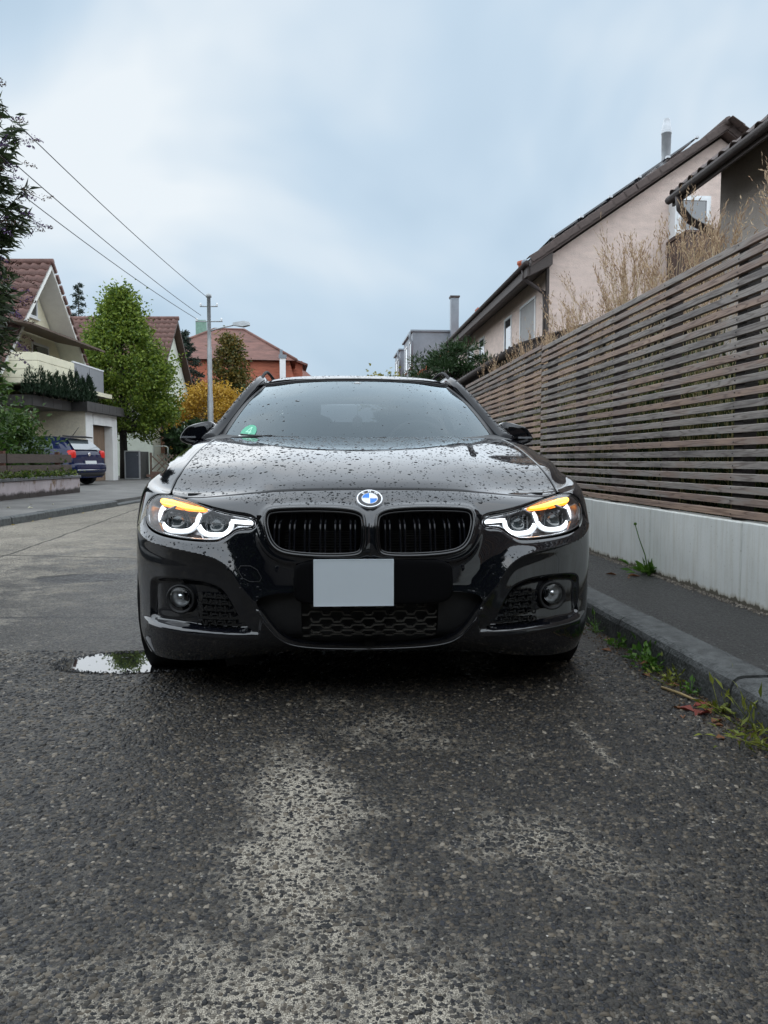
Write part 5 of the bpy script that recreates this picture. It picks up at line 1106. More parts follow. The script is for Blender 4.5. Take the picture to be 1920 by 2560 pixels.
u = rng.uniform(-1, 1, 1500); t = rng.uniform(0, .5, 1500); p = roof(u, t); q = np.cross(roof(u+.01, t)-p, roof(u, t+.005)-p); q /= np.linalg.norm(q, axis=1)[:, None]; drops(p, q, dr_rad(1500, .0020), CAR)
u = rng.uniform(-.97, .97, 420); t = rng.uniform(.03, .97, 420); k = (np.abs(u) > .5) | (t > .8) | (rng.uniform(0, 1, 420) < .35); u, t = u[k], t[k]; p = ws(u, t); q = np.cross(ws(u+.01, t)-p, ws(u, t+.01)-p); q /= np.linalg.norm(q, axis=1)[:, None]; drops(p, q, dr_rad(len(u), .0022), CAR)
i_ = rng.integers(0, 22, 900); P0 = PS(lp); 
pp = []; qq = []
for s in (-1, 1):
    for _ in range(260):
        k = rng.integers(0, 26); c0 = P0[k]; tt = P0[k+1]-P0[k]; tt /= np.linalg.norm(tt); nrm_ = np.array([.55+rng.normal(0,.25), -.55, .75]); nrm_ -= tt*nrm_.dot(tt); nrm_ /= np.linalg.norm(nrm_); wk = np.interp(lp[k], [0,.3,1.1,1.6,4], [.040,.033,.026,.024,.024]); c1 = c0+(P0[k+1]-c0)*rng.random()+nrm_*wk; pp.append(c1*[s,1,1]); qq.append(nrm_*[s,1,1])
drops(np.array(pp), np.array(qq), dr_rad(len(pp), .003), CAR)
# ------------------------------------------------------------------ left-hand side
M_CREAM = pmat('cream_render', (.78,.74,.56), .9, var=.08, scale=2, bump=.3, bscale=50)
M_WHITE_R = pmat('white_render', (.80,.80,.78), .9, var=.08, scale=2, bump=.35, bscale=60)
M_BEIGE = pmat('beige_render', (.72,.66,.54), .95, var=.12, scale=14, bump=.7, bscale=45)
M_DKROOF = pmat('slate_fascia', (.055,.052,.050), .7, var=.25, scale=3)
M_TERRA = pmat('terracotta_tile', (.145,.075,.062), .7, var=.45, scale=1.6, bump=.3, bscale=40)
M_DKTIMB = pmat('dark_timber', (.06,.035,.025), .7, var=.3, scale=6)
# pavement, kerb, driveway
lp_ = MB().prism([(-4.97,-4,0),(-4.97,60,0),(-30,60,0),(-30,-4,0)][::-1], (0,0,.10)); tag(lp_.build('pavement_left', pmat('paved_concrete', (.125,.12,.112), .75, var=.45, scale=1.3, bump=.3, bscale=60, rvar=.15, detail=9)), kind='structure')
kl = empty('kerb_left', (-4.97, 0, 0)); tag(kl, kind='structure'); km = None
for i in range(-3, 34):
    if km is None: o = MB().add([(x, y, z) for y in (0, .985) for x, z in ((0,-.05),(0,.104),(.10,.104),(.125,.085),(.135,-.05))], [(4,3,2,1,0),(5,6,7,8,9)]+[(a, (a+1) % 5, 5+(a+1) % 5, 5+a) for a in range(5)]).build('kerb_stone', M_KERB, kl); km = o.data
    else: o = link(bpy.data.objects.new('kerb_stone', km), kl)
    o.location = (random.uniform(-.006,.006), 6.0+i, (0 if 6+i < 13.2 else -.055)+random.uniform(-.005,.004))
# stone garden wall with board fence
SW = empty('garden_wall', (-6.95,15.4,.10)); tag(SW, 'low pale stone garden wall with mossy stains below the board fence', 'wall')
m, nt, N, L, P = new_mat('pale_stone_wall'); tc = N.new('ShaderNodeTexCoord')
c = ramp(nz(1.8, 6, None, .65), (.3,(.36,.30,.30)), (.55,(.46,.40,.41)), (.72,(.52,.46,.46)))
c = mul(c, ramp(nz(3.2, 5, (1,1,.7), .6), (.36,(.38,.26,.12)), (.46,(1,1,1)))); sz = N.new('ShaderNodeSeparateXYZ'); L.new(tc.outputs['Object'], sz.inputs[0]); ad = N.new('ShaderNodeMath'); ad.operation = 'MULTIPLY_ADD'; L.new(nz(5, 5), ad.inputs[0]); ad.inputs[1].default_value = -.16; L.new(sz.outputs[2], ad.inputs[2])
c = mul(c, ramp(ad.outputs[0], (0,(.10,.09,.08)), (.06,(1,1,1)))); L.new(c, P.inputs['Base Color']); P.inputs['Roughness'].default_value = .85; M_SWALL = m
for i in range(5): MB().box((-.12,-3.46+i*1.26+.0,.17), (.24,1.255,.34), bev=.01).build('stone_block', M_SWALL, SW)
for i in range(6): MB().box((-.12,-3.55+i*1.05+.0,.3685), (.30,1.045,.05), bev=.008).build('cap_stone', pmat('cap_grey', (.14,.14,.145), .75, var=.35, scale=5), SW)
BF = empty('board_fence', (-7.05,15.4,.49)); tag(BF, 'brown two-board garden fence on the low stone wall', 'fence')
M_BOARD = wood('brown_board', [(.045,.034,.028),(.07,.05,.042),(.095,.068,.055)])
for i in range(2):
    for z in (.16, .38): MB().box((0,-2.52+i*3.0+.0,z), (.04,2.96,.175)).build('board', M_BOARD, BF)
for y in (-3.9,-1.02,1.4): MB().box((-.06,y,.24), (.08,.09,.56)).build('post', pmat('red_brown_post', (.13,.055,.035), .8, var=.3), BF)
# plants hanging over the wall
M_IVY = leafmat('ivy', (.03,.07,.012), (.16,.20,.04), .5, .3)
for i, y in enumerate((-3.4,-2.4,-1.5,-.5,.4,1.3)):
    t = empty('creeping_plant', (-6.86,15.4+y,.52)); tag(t, ['low creeping plant at the start of the board fence','yellowish creeping plant under the board fence','creeping plant beside the red-brown fence post','dense green creeping plant on the wall cap','bright leafy creeper climbing the lower board','creeping plant at the end of the stone wall'][i], 'plant', 'creepers on the garden wall')
    n = 130; P = rng.normal(0, 1, (n, 3))*[.08,.30,.05]+[-.06,0,.0]; P[:,2] = np.abs(P[:,2]); leaf_mesh('leaves', P, rng.normal(0,1,(n,3))+[.4,0,.4], .07, .6, M_IVY, t)
    MB().tube([(-.05,-.4,.02),(-.02,0,.06),(-.05,.4,.03)], .006, 4).build('stems', M_BARK, t)
# big butterfly bush overhanging the pavement
M_BUD = leafmat('buddleia_leaf', (.014,.026,.010), (.060,.085,.034), .5, .2); M_FLOW = leafmat('purple_flower', (.05,.03,.08), (.16,.09,.22), .7, .2); M_SPENT = leafmat('spent_flower', (.05,.028,.022), (.11,.06,.045), .8, .1)
bu = empty('butterfly_bush', (-7.35,12.6,.1)); tag(bu, 'tall butterfly bush with long dark leaves and purple flower spikes', 'bush'); m = MB(); P = []; Dd = []; FP = []; FD = []; SP = []; SD = []
for i in range(240):
    h = rng.uniform(2.6, 7.0); q = rng.uniform(-1.4, 1.4) if i > 18 else rng.uniform(0, 6.28); ext = {0:1}.get(i, 1)*np.interp(h, [2.6,3.6,4.6,5.4,6.9], [1.0,1.30,1.15,1.35,.95])*rng.uniform(.2, 1); b = np.array([rng.normal(0,.20), rng.normal(0,.35), 0]); tip = b+np.array([math.cos(q)*ext, math.sin(q)*ext*1.1, h]); mid = b+np.array([math.cos(q)*ext*.25, math.sin(q)*ext*.3, h*.72]); e_ = tip+np.array([math.cos(q)*.28, math.sin(q)*.28, -.10])
    pts = [b, (b+mid)/2, mid, tip, e_]; m.tube(pts, [.035,.025,.016,.008,.004], 5)
    for s in np.linspace(.05, 1, 34):
        c0 = mid*(1-s)+tip*s
        for sd in (-1, 1):
            q2 = q+sd*rng.uniform(.5,1.3); P.append(c0+rng.normal(0,.05,3)); Dd.append(np.array([math.cos(q2), math.sin(q2), rng.uniform(-.7,.25)]))
    for s in range(8): P.append(tip+rng.normal(0,.06,3)); Dd.append(np.array([math.cos(q), math.sin(q), 0])+rng.normal(0,.6,3))
    for s in np.linspace(.22, 1, 26):
        c0 = b*(1-s)+mid*s; q2 = rng.uniform(0, 6.28); P.append(c0+np.array([math.cos(q2)*.15, math.sin(q2)*.15, 0])); Dd.append(np.array([math.cos(q2), math.sin(q2), rng.uniform(-.6,.3)]))
    ax = np.array([math.cos(q)*.9, math.sin(q)*.9, rng.uniform(-.7,.4)]); T1, T2 = (FP, FD) if rng.random() < .35 else (SP, SD)
    for s in np.linspace(0, .24, 34): r_ = .030*(1-s/.30); T1.append(e_+ax*s+rng.normal(0,r_,3)); T2.append(rng.normal(0,1,3)+ax)
m.build('branches', M_BARK2, bu); leaf_mesh('leaves', np.array(P), np.array(Dd), .23, .24, M_BUD, bu); leaf_mesh('flowers', np.array(FP), np.array(FD), .036, .7, M_FLOW, bu); leaf_mesh('spent_flowers', np.array(SP), np.array(SD), .036, .6, M_SPENT, bu)
# shrubs in the front garden
M_SHR = leafmat('shrub_leaf', (.022,.058,.012), (.10,.17,.035), .42, .3); M_SHR2 = leafmat('fern_leaf', (.03,.09,.015), (.09,.18,.03), .5, .3)
def shrub(loc, rx, h, n, ls, asp, mat, label, K=40, group='shrubs in the left front garden', name='garden_shrub', rc=.18):
    t = empty(name, loc); tag(t, label, 'shrub', group); P, Dr, C = clump_points(n, K, lambda q: rx*np.sqrt(np.clip(1.02-(q*1.0)**2.2, .06, 1)), .05, h, rc, .3); leaf_mesh('leaves', P, Dr+[0,0,.25], ls, asp, mat, t); m = MB()
    for c in C: m.tube([(c[0]*.15,c[1]*.15,0), tuple((c*[.6,.6,.6])), tuple(c)], [.018,.010,.004], 4)
    m.build('stems', M_BARK, t); return t
shrub((-8.05,16.6,.4), .78, 1.45, 3600, .12, .55, M_SHR, 'glossy leafy shrub behind the brown board fence next to the parked car')
shrub((-8.1,15.0,.4), .75, 1.2, 3000, .13, .3, M_SHR2, 'feathery bright green shrub behind the board fence')
shrub((-8.5,14.8,.4), 1.0, 2.2, 3200, .12, .5, M_SHR, 'taller leafy shrub under the butterfly bush', 44)
t = shrub((-7.75,15.3,.4), .42, 2.5, 420, .13, .55, M_SHR, 'tall shoot with large leaves standing before the cream balcony', 16, rc=.14)
shrub((-8.9,17.5,.3), .9, 1.9, 1800, .11, .5, M_SHR, 'loose shrub before the white carport wall', 30)

# ---- cream gable house (ridge across the view, gable to the street)
CH = empty('cream_house', (-11.5,25.4,0)); tag(CH, 'cream gabled house with balcony and brown tiled roof', 'house'); EH, HW, PK = 3.3, 3.6, 7.15
MB().prism([(0,-HW,0),(0,HW,0),(0,HW,EH-.3),(0,0,PK-.25),(0,-HW,EH-.3)], (-9,0,0)).build('wall', M_CREAM, CH)
m = MB()
for s in (-1, 1): m.prism([(.75,0,PK),(.75,s*(HW+.4),PK-(HW+.4)*1.07),(.75,s*(HW+.4),PK-(HW+.4)*1.07-.16),(.75,0,PK-.16)], (-10,0,0))
ro = m.build('roof', pmat('white_soffit', (.80,.80,.76), .8, var=.05), CH)
sp_ = Vector((0,1,1.07)).normalized(); pantiles(ro, (.75-.30*8,-(HW+.4),PK-(HW+.4)*1.07+.03), (1,0,0), sp_, 8, 17, .30, .345, M_TERRA)
MB().prism([(-1.65,-(HW+.4),PK-(HW+.4)*1.07+.02),(-1.65,0,PK+.02),(-1.65,0,PK+.06),(-1.65,-(HW+.4),PK-(HW+.4)*1.07+.06)], (-7.6,0,0)).build('upper_roof', M_TERRA, ro)
verge_tiles(ro, (.66,.02,PK+.05), (.66,HW+.4,PK-(HW+.4)*1.07+.05), 1, .1, M_TERRA) if False else None
m = MB()
for i in range(15): q = i/15; m.box((.74,(HW+.4)*(q+.033),PK+.04-(HW+.4)*1.07*(q+.033)), (.16,.30,.10), M=Matrix.Rotation(-math.atan(1.07), 4, 'X'))
m.build('verge', M_TERRA, ro); MB().tube([(.8,0,PK+.08),(-9,0,PK+.08)], .11, 8).build('ridge_tiles', M_TERRA, ro)
# awning slope and balcony
MB().prism([(.05,-HW+.2,5.0),(1.55,-HW+.2,4.72),(1.55,-HW+.2,4.66),(.05,-HW+.2,4.94)], (0,HW*2-1.4,0)).build('canopy_roof', pmat('brown_soffit', (.12,.085,.065), .8, var=.2), CH)
window(CH, 0, -2.4,-1.2, 3.6,4.75, 1, False, fm=M_WFRAME); window(CH, 0, .0,1.3, 3.7,4.7, 1, False); window(CH, 0, -.5,.5, 5.5,6.3, 1, False)
bc = empty('balcony', (0,0,0), 0, CH)
for k in range(1, 4): MB().box((1.50,-1.75,3.08+k*.245), (.14,2.6,.232), bev=.01).box((.75,-3.04,3.08+k*.245), (1.62,.12,.232)).build('concrete_band', M_CREAM, bc)
MB().box((.78,-.1,3.13), (1.6,6.0,.14)).build('slab', M_CREAM, bc)
for k in range(2): MB().box((1.52,.22+k*1.32,3.50), (.05,1.28,.90)).build('grey_panel', pmat('grey_panel', (.26,.27,.29), .5, var=.06), bc)
MB().box((1.52,.85,3.98), (.08,2.7,.05)).build('rail', M_WFRAME, bc)
# ---- garage with carport
GA = empty('garage', (-9.85,25.6,.10)); tag(GA, 'white garage with flat slate-grey roof edge and brown slatted door', 'garage')
m = MB(); m.box((-.16,.30,1.17), (.32,.60,2.34)); m.box((-.16,2.70,1.17), (.32,.50,2.34)); m.box((-.16,1.55,2.14), (.32,1.82,.40)); m.box((-2.7,.10,1.17), (4.7,.20,2.34)); m.box((-2.7,2.85,1.17), (4.7,.2,2.34)); w_ = m.build('wall', M_WHITE_R, GA)
MB().box((-1.35,-.012,1.17), (2.65,.02,2.34)).build('rough_render', M_BEIGE, GA)
MB().box((-.17,1.55,2.005), (.30,1.80,.13)).build('lintel', M_WFRAME, GA)
gd = empty('garage_door', (-.30,.62,0), 0, GA)
for i in range(16): MB().box((0,.055+i*.115,.98), (.03,.108,1.95)).build('slat', pmat('tan_boards', (.22,.15,.10), .7, var=.25, scale=4, stretch=(4,4,.5)) if i == 0 else bpy.data.materials['tan_boards'], gd)
MB().box((-.04,.93,.98), (.02,1.9,1.95)).build('backing', M_DKTIMB, gd)
m = MB(); m.box((-2.6,1.5,2.49), (5.6,3.4,.30)); m.box((-3.1,-1.6,2.49), (5.4,2.9,.30)); m.build('flat_roof', M_DKROOF, GA)
for i in range(5): MB().box((.212,-.10+i*.68,2.49), (.02,.665,.31)).build('fascia_plate', M_DKROOF, GA)
for i in range(4): MB().box((-.39,-2.66+i*.70,2.49), (.02,.685,.31)).build('fascia_plate', M_DKROOF, GA)
MB().box((-3.2,-.9,1.17), (.2,1.9,2.34)).box((-4.6,-2.7,1.17), (2.6,.2,2.34)).build('carport_wall', M_WHITE_R, GA)
MB().tube([(-2.7,-.09,2.34),(-2.7,-.09,0)], .055, 8).build('downpipe', M_WFRAME, GA)
# thuja hedge on the carport roof terrace
M_THU = leafmat('thuja', (.008,.022,.010), (.028,.055,.026), .6, .1)
for i in range(8):
    t = empty('thuja', (-10.12+.01*i,22.5+i*.52,2.74)); tag(t, 'dark columnar thuja in the row on the garage roof terrace', 'thuja', 'thuja row on the garage roof'); h = random.uniform(.85,1.1); n = 1500
    hh = rng.uniform(0, 1, n); th = rng.uniform(0, 6.28, n); rr = .34*np.clip(1-hh**2.2, .03, 1)*rng.uniform(.5, 1.05, n); leaf_mesh('foliage', np.stack([rr*np.cos(th), rr*np.sin(th), hh*h], 1), np.stack([np.cos(th)*.4, np.sin(th)*.4, np.ones(n)], 1)+rng.normal(0,.25,(n,3)), .13, .3, M_THU, t); MB().tube([(0,0,0),(0,0,h*.9)], [.03,.008], 5).build('stem', M_BARK, t)
# ---- bin cabinet and lattice fence
BC = empty('bin_cabinet', (-9.55,29.3,.10), R(-12)); tag(BC, 'dark grey bin cabinet with a pale steel frame beside the garage', 'cabinet')
MB().box((0,.35,.55), (.60,.66,1.02)).build('body', pmat('cabinet_side', (.07,.07,.065), .7, var=.2), BC); MB().box((0,.0,.55), (.56,.03,.96)).build('door', pmat('cabinet_door', (.060,.068,.085), .6, var=.12), BC)
m = MB(); m.box((-.30,-.005,.55), (.045,.05,1.08)); m.box((.30,-.005,.55), (.045,.05,1.08)); m.box((0,-.005,1.075), (.555,.05,.04)); m.box((0,-.005,.035), (.555,.05,.04)); m.build('frame', pmat('pale_steel', (.45,.46,.47), .4, .5, var=.1), BC)
MB().lathe([(.012,0),(.012,-.012),(0,-.014)], (.22,-.016,.92), 'Y', 10).build('lock', M_STEEL, BC)
LF = empty('lattice_fence', (-8.95,29.6,.10), R(6)); tag(LF, 'brown diagonal lattice fence on a brick footing', 'fence'); M_LAT = wood('lattice_wood', [(.10,.075,.055),(.16,.12,.09),(.20,.15,.11)])
bm_ = None
for r_ in range(3):
    for i in range(11):
        if bm_ is None: o = MB().box((.16,0,.055), (.315,.16,.10), bev=.008).build('brick', pmat('footing_brick', (.14,.085,.065), .85, var=.35, scale=7), LF); bm_ = o.data
        else: o = link(bpy.data.objects.new('brick', bm_), LF)
        o.location = (-.16*(r_ % 2)+i*.325, 0, r_*.108-.02)
MB().box((1.75,0,.15), (3.4,.12,.27)).build('mortar', pmat('mortar', (.10,.09,.08), .9, var=.2), LF)
for i in range(-3, 16):
    for s in (1, -1):
        x0 = i*.235+(0 if s > 0 else .62); x1 = x0+s*.62; z0, z1 = .32, .94
        if min(x0, x1) < -.05 or max(x0, x1) > 3.6: continue
        d = Vector((x1-x0, 0, z1-z0)); MB().box((0,0,0), (d.length,.022,.05), M=Matrix.Translation(((x0+x1)/2, -.012*s, (z0+z1)/2)) @ Matrix.Rotation(-math.atan2(d.z, d.x), 4, 'Y')).build('lath', M_LAT, LF)
for x in (0, 1.8, 3.55): MB().box((x,.04,.55), (.08,.08,.95)).build('post', M_LAT, LF)
shrub((-7.9,31.4,.1), 1.05, 2.0, 1500, .30, .55, leafmat('broad_leaf', (.012,.03,.012), (.05,.09,.035), .4, .2), 'dark broad-leaved shrub behind the lattice fence', 30, 'plants behind the lattice fence')
rs = shrub((-6.8,30.6,.1), .6, 1.5, 900, .13, .6, M_SHR, 'rose bush with orange-pink flowers beside the wing mirror', 26, 'plants behind the lattice fence', 'rose_bush')
for k in range(7): MB().lathe([(.0,-.06),(.07,-.02),(.075,.02),(.05,.06),(0,.065)], (rng.normal(0,.32), -.35+rng.normal(0,.1), .75+rng.uniform(0,.6)), 'Z', 10).build('bloom', pmat('rose_petals', (.75,.28,.18), .7, var=.2) if k == 0 else bpy.data.materials['rose_petals'], rs)
MB_h = MB().tube([(-9.0,30.2,.95),(-9.0,30.2,1.32),(-8.93,30.2,1.38),(-8.52,30.2,1.38),(-8.45,30.2,1.32),(-8.45,30.2,.95)], .018, 6); tag(MB_h.build('hand_rail', pmat('white_rail', (.55,.6,.55), .5, var=.1)), 'thin pale bent handrail behind the lattice fence', 'handrail')
# ---- hornbeam
M_HORN = leafmat('hornbeam_leaf', (.042,.092,.014), (.23,.30,.042), .48, .3)
tree('hornbeam_tree', (-10.45,31.0,.1), 'large egg-shaped green tree between the garage and the lamp post', 'tree', 1.9, .17, 1.75, 7.3, lambda h: 2.55*np.clip(np.sin(np.pi*np.clip(h*.86+.14, 0, 1)**.74), .03, 1)*np.clip(1.28-h*.75, .25, 1), 44000, 330, .27, .135, .62, M_HORN, M_BARK2, limbs=60, shell=.45, top=6.8, updir=(0,0,.35))
# ---- second house with red-brown roof
H2 = empty('red_roof_house', (-10.55,40.0,0)); tag(H2, 'white house with red-brown pantiled roof behind the big green tree', 'house'); PK = 8.0; HW = 3.9; EH = PK-HW*1.05
MB().prism([(-.35,-HW+.3,0),(-.35,HW-.3,0),(-.35,HW-.3,EH+.1),(-.35,0,PK-.3),(-.35,-HW+.3,EH+.1)], (-11,0,0)).build('wall', pmat('mint_render', (.60,.64,.56), .9, var=.06), H2)
m = MB()
for s in (-1, 1): m.prism([(.0,0,PK),(.0,s*(HW+.3),PK-(HW+.3)*1.05),(.0,s*(HW+.3),PK-(HW+.3)*1.05-.18),(.0,0,PK-.18)], (-11.7,0,0))
ro = m.build('roof', M_DKTIMB, H2); sp_ = Vector((0,1,1.05)).normalized(); nt_ = 40; L_ = (Vector((0,HW+.3,(HW+.3)*1.05))).length
pantiles(ro, (.02-.285*nt_,-(HW+.3),PK-(HW+.3)*1.05+.03), (1,0,0), sp_, nt_, 16, .285, L_/16, M_TERRA, 300, order=lambda q: (-q[1] if q[0] > 33 or q[0] < 14 else 100-q[1]))
MB().tube([(.05,0,PK+.07),(-11.7,0,PK+.07)], .11, 8).build('ridge_tiles', M_TERRA, ro)
MB().box((-6.9,.5,8.5), (.75,.75,1.7)).box((-6.9,.5,9.36), (.95,.95,.07)).build('chimney', pmat('chimney_zinc', (.16,.155,.145), .7, var=.2), ro)
MB().box((-9.0,-2.55,5.75), (.9,.10,1.05), M=Matrix.Translation((0,0,0)) @ Matrix.Rotation(math.atan(1.05)-math.pi/2, 4, 'X')).build('skylight', M_PANE, ro)
window(H2, -.33, -1.6,-.6, 1.2,2.9, 1, False, fm=M_DKTIMB); window(H2, -.33, .6,1.8, 1.0,2.9, 1, False, fm=M_DKTIMB)
tag(MB().box((-10.3,36.3,1.55), (.12,.45,2.1)).box((-10.3,37.3,1.55), (.12,.45,2.1)).build('wooden_shutters', M_DKTIMB), 'pair of brown wooden shutters beside the white house wall', 'shutters') if False else None
for y in (-2.1, -.15): MB().box((-.30,y,2.05), (.05,.42,1.75)).build('shutter', pmat('shutter_wood', (.28,.15,.10), .7, var=.2) if y < -1 else bpy.data.materials['shutter_wood'], H2)
# distant spruce, conifer, yellow bush, autumn tree
M_SPR = leafmat('spruce', (.012,.026,.018), (.045,.07,.05), .6, .1)
def conifer(loc, h, r_, label, n=7000, mat=None, droop=-.25, h0=.12):
    t = empty('conifer', loc); tag(t, label, 'conifer', 'conifers behind the houses'); m = MB(); m.tube([(0,0,0),(0,0,h)], [.16,.02], 7); P = []; Dd = []; nb = 64
    for i in range(nb):
        q = h0+(1-h0)*(i/nb)**.9; th = i*2.4; R_ = r_*(1-q)**.8*rng.uniform(.75,1.1)+.08; k = n//nb; s = np.sqrt(rng.uniform(0, 1, k)); d = np.array([math.cos(th), math.sin(th), 0]); tipz = droop*R_
        m.tube([(0,0,h*q), (d[0]*R_,d[1]*R_,h*q+tipz)], [.03,.008], 4); P.append(np.outer(s, d*R_)+np.stack([rng.normal(0,.10,k), rng.normal(0,.10,k), h*q+tipz*s+rng.normal(0,.07,k)], 1)); Dd.append(d*.8+rng.normal(0,.6,(k,3))+[0,0,-.3])
    m.build('trunk', M_BARK, t); leaf_mesh('foliage', np.vstack(P), np.vstack(Dd), .22, .3, mat or M_SPR, t); return t
conifer((-12.9,50.0,0), 9.1, 3.6, 'blue-green drooping conifer before the hipped roof house', 9000)
conifer((-25.0,64.0,0), 15.3, 2.6, 'distant dark spruce top above the red-brown roof', 5000)
M_AUT = leafmat('autumn_leaf', (.035,.062,.018), (.20,.135,.03), .5, .25); M_GOLD = leafmat('golden_leaf', (.34,.19,.022), (.62,.40,.06), .5, .3)
tree('autumn_tree', (-9.95,50.0,0), 'pointed green tree with orange autumn leaves before the hipped roof', 'tree', 2, .16, 1.2, 8.7, lambda h: 2.35*np.clip((1-h)**.72, .04, 1), 13000, 130, .33, .20, .6, M_AUT, M_BARK, limbs=40)
tree('golden_bush', (-8.45,38.0,0), 'round golden-yellow bush behind the lamp post', 'bush', .8, .12, .9, 4.35, lambda h: 2.35*np.sqrt(np.clip(1-(1.75*h-.75)**2, .05, 1)), 15000, 150, .26, .14, .6, M_GOLD, M_BARK, limbs=40, shell=.6)
tree('reddish_bush', (-6.6,35.0,0), 'reddish brown bush at the foot of the golden bush', 'bush', .5, .06, .3, 2.6, lambda h: .8*np.sqrt(np.clip(1-(2*h-1)**2, .05, 1)), 2600, 40, .18, .12, .5, leafmat('russet', (.07,.035,.02), (.17,.10,.04), .5, .2), M_BARK, limbs=16)
tree('green_shrub_tree', (-7.6,47.0,0), 'rounded dark green tree below the autumn tree', 'tree', 1, .12, .6, 5.2, lambda h: 2.0*np.sqrt(np.clip(1-(2*h-1)**2, .05, 1)), 8000, 90, .3, .18, .5, leafmat('deep_green', (.014,.038,.014), (.06,.10,.03), .5, .2), M_BARK)
# ---- hipped-roof house with tile-hung walls
H3 = empty('hipped_roof_house', (-12.2,60.0,0), R(8)); tag(H3, 'house with hipped brown roof and orange tile-hung walls', 'house'); M_ORT = pmat('orange_hung_tile', (.34,.105,.06), .8, var=.35, scale=2.2, bump=.9, bscale=9, stretch=(.6,.6,4)); M_HIP = pmat('brown_hip_tile', (.15,.07,.055), .8, var=.45, scale=1.2, bump=.9, bscale=9, stretch=(.7,.7,3))
def hip(x0, x1, y0, y1, z0, x2, x3, y2, y3, z1): return [(x0,y0,z0),(x1,y0,z0),(x1,y1,z0),(x0,y1,z0),(x2,y2,z1),(x3,y2,z1),(x3,y3,z1),(x2,y3,z1)]
BX = [(0,1,5,4),(1,2,6,5),(2,3,7,6),(3,0,4,7),(4,5,6,7)]
MB().add(hip(-5.4,5.2,-4.5,6.5,0,-5.4,5.2,-4.5,6.5,4.2), BX).build('wall', pmat('ochre_render', (.42,.36,.27), .9, var=.1), H3)
MB().add(hip(-5.9,5.7,-5.0,7.0,4.2,-5.0,4.8,-4.1,6.1,8.05), BX).build('hung_tile_storey', M_ORT, H3)
ro = MB().add(hip(-5.5,5.3,-4.6,6.6,8.0,-.9,1.4,1.0,1.1,11.0), BX).build('roof', M_HIP, H3)
for a, b in (((5.3,-4.6,8.05),(1.4,1.0,11.02)), ((-5.5,-4.6,8.05),(-.9,1.0,11.02)), ((-.9,1.05,11.03),(1.4,1.05,11.03)), ((5.3,6.6,8.05),(1.4,1.1,11.02))): MB().tube([a, b], .11, 6).build('hip_tiles', M_HIP, ro)
dm = MB().prism([(4.9,.4,6.3),(4.9,3.6,6.3),(4.9,3.6,8.6),(4.9,.4,8.6)], (1.0,0,0)).build('dormer', M_ORT, H3); MB().prism([(3.6,.0,9.3),(6.3,.0,8.35),(6.3,.0,8.2),(3.6,.0,9.1)], (0,4.0,0)).build('dormer_roof', M_HIP, dm); window(H3, 5.9, 1.0,3.0, 6.6,8.0, 1, False, cross=True)
MB().add(hip(4.0,6.9,8.0,14.0,0,4.0,6.9,8.0,14.0,4.2), BX).build('rear_wall', M_ORT, H3); MB().add(hip(3.8,7.2,7.8,14.2,4.2,4.2,6.8,8.2,13.8,8.2), BX).build('rear_storey', M_ORT, H3); MB().add(hip(3.9,7.0,8.0,14.0,8.2,4.2,5.2,10.5,11.5,10.2), BX).build('rear_roof', M_HIP, H3)
MB().box((4.3,-5.0,5.4), (.42,.42,5.4)).build('white_chimney', M_WFRAME, H3); MB().box((4.3,-5.0,8.2), (.55,.55,.25)).box((4.2,-5.0,8.5), (.2,.2,.4)).build('chimney_pots', M_ZINC, H3)
MB().box((-2.0,2.2,11.0), (.8,.8,1.7)).build('green_chimney', pmat('patina', (.18,.30,.24), .8, var=.2), H3)
for x, y, z in ((4.3,-.3,9.2),(3.7,-1.7,9.0)): MB().box((x-.8,y+2.5,z+.2), (.12,1.0,.7), M=Matrix.Rotation(R(-48), 4, 'Y')).build('skylight', M_PANE, ro)
# ---- lamp post, power lines
LPX, LPY = -6.72, 30.0
LP = empty('lamp_post', (LPX,LPY,.1)); tag(LP, 'grey steel lamp post carrying a street light arm and power lines', 'lamp post'); M_POLE = pmat('galvanised', (.34,.36,.37), .5, .5, var=.15, scale=3)
MB().lathe([(.125,0),(.125,1.9),(.115,1.95),(.112,3.2),(.095,3.3),(.090,5.0),(.075,5.1),(.070,6.95),(.11,6.96),(.11,7.06),(.06,7.10),(0,7.1)], (0,0,0), 'Z', 14).build('pole', M_POLE, LP)
MB().tube([(0,0,5.66),(.25,0,5.76),(1.0,0,5.92)], [.035,.03,.025], 8).build('arm', M_POLE, LP)
hd_ = MB(); hd_.add([(.92,-.07,5.90),(.92,.07,5.90),(.92,.06,6.00),(.92,-.06,6.00),(1.30,-.14,5.84),(1.30,.14,5.84),(1.34,.10,6.06),(1.34,-.10,6.06),(1.56,-.12,5.90),(1.56,.12,5.90),(1.55,.07,6.02),(1.55,-.07,6.02)], [(0,1,2,3)]+[(a+i, a+(i+1) % 4, a+4+(i+1) % 4, a+4+i) for a in (0, 4) for i in range(4)]+[(11,10,9,8)]); hd_.build('lamp_head', M_POLE, LP)
for z, w_ in ((6.62,.34),(6.05,.52)):
    MB().tube([(-w_,0,z),(w_,0,z)], .025, 6).build('cross_arm', M_POLE, LP)
    for s in (-1, 1): MB().lathe([(.02,0),(.04,.03),(.03,.06),(.045,.09),(.02,.13),(0,.13)], (s*w_*.92,0,z), 'Z', 8).build('insulator', M_WFRAME, LP)
M_WIRE = pmat('wire', (.10,.11,.12), .6, var=0)
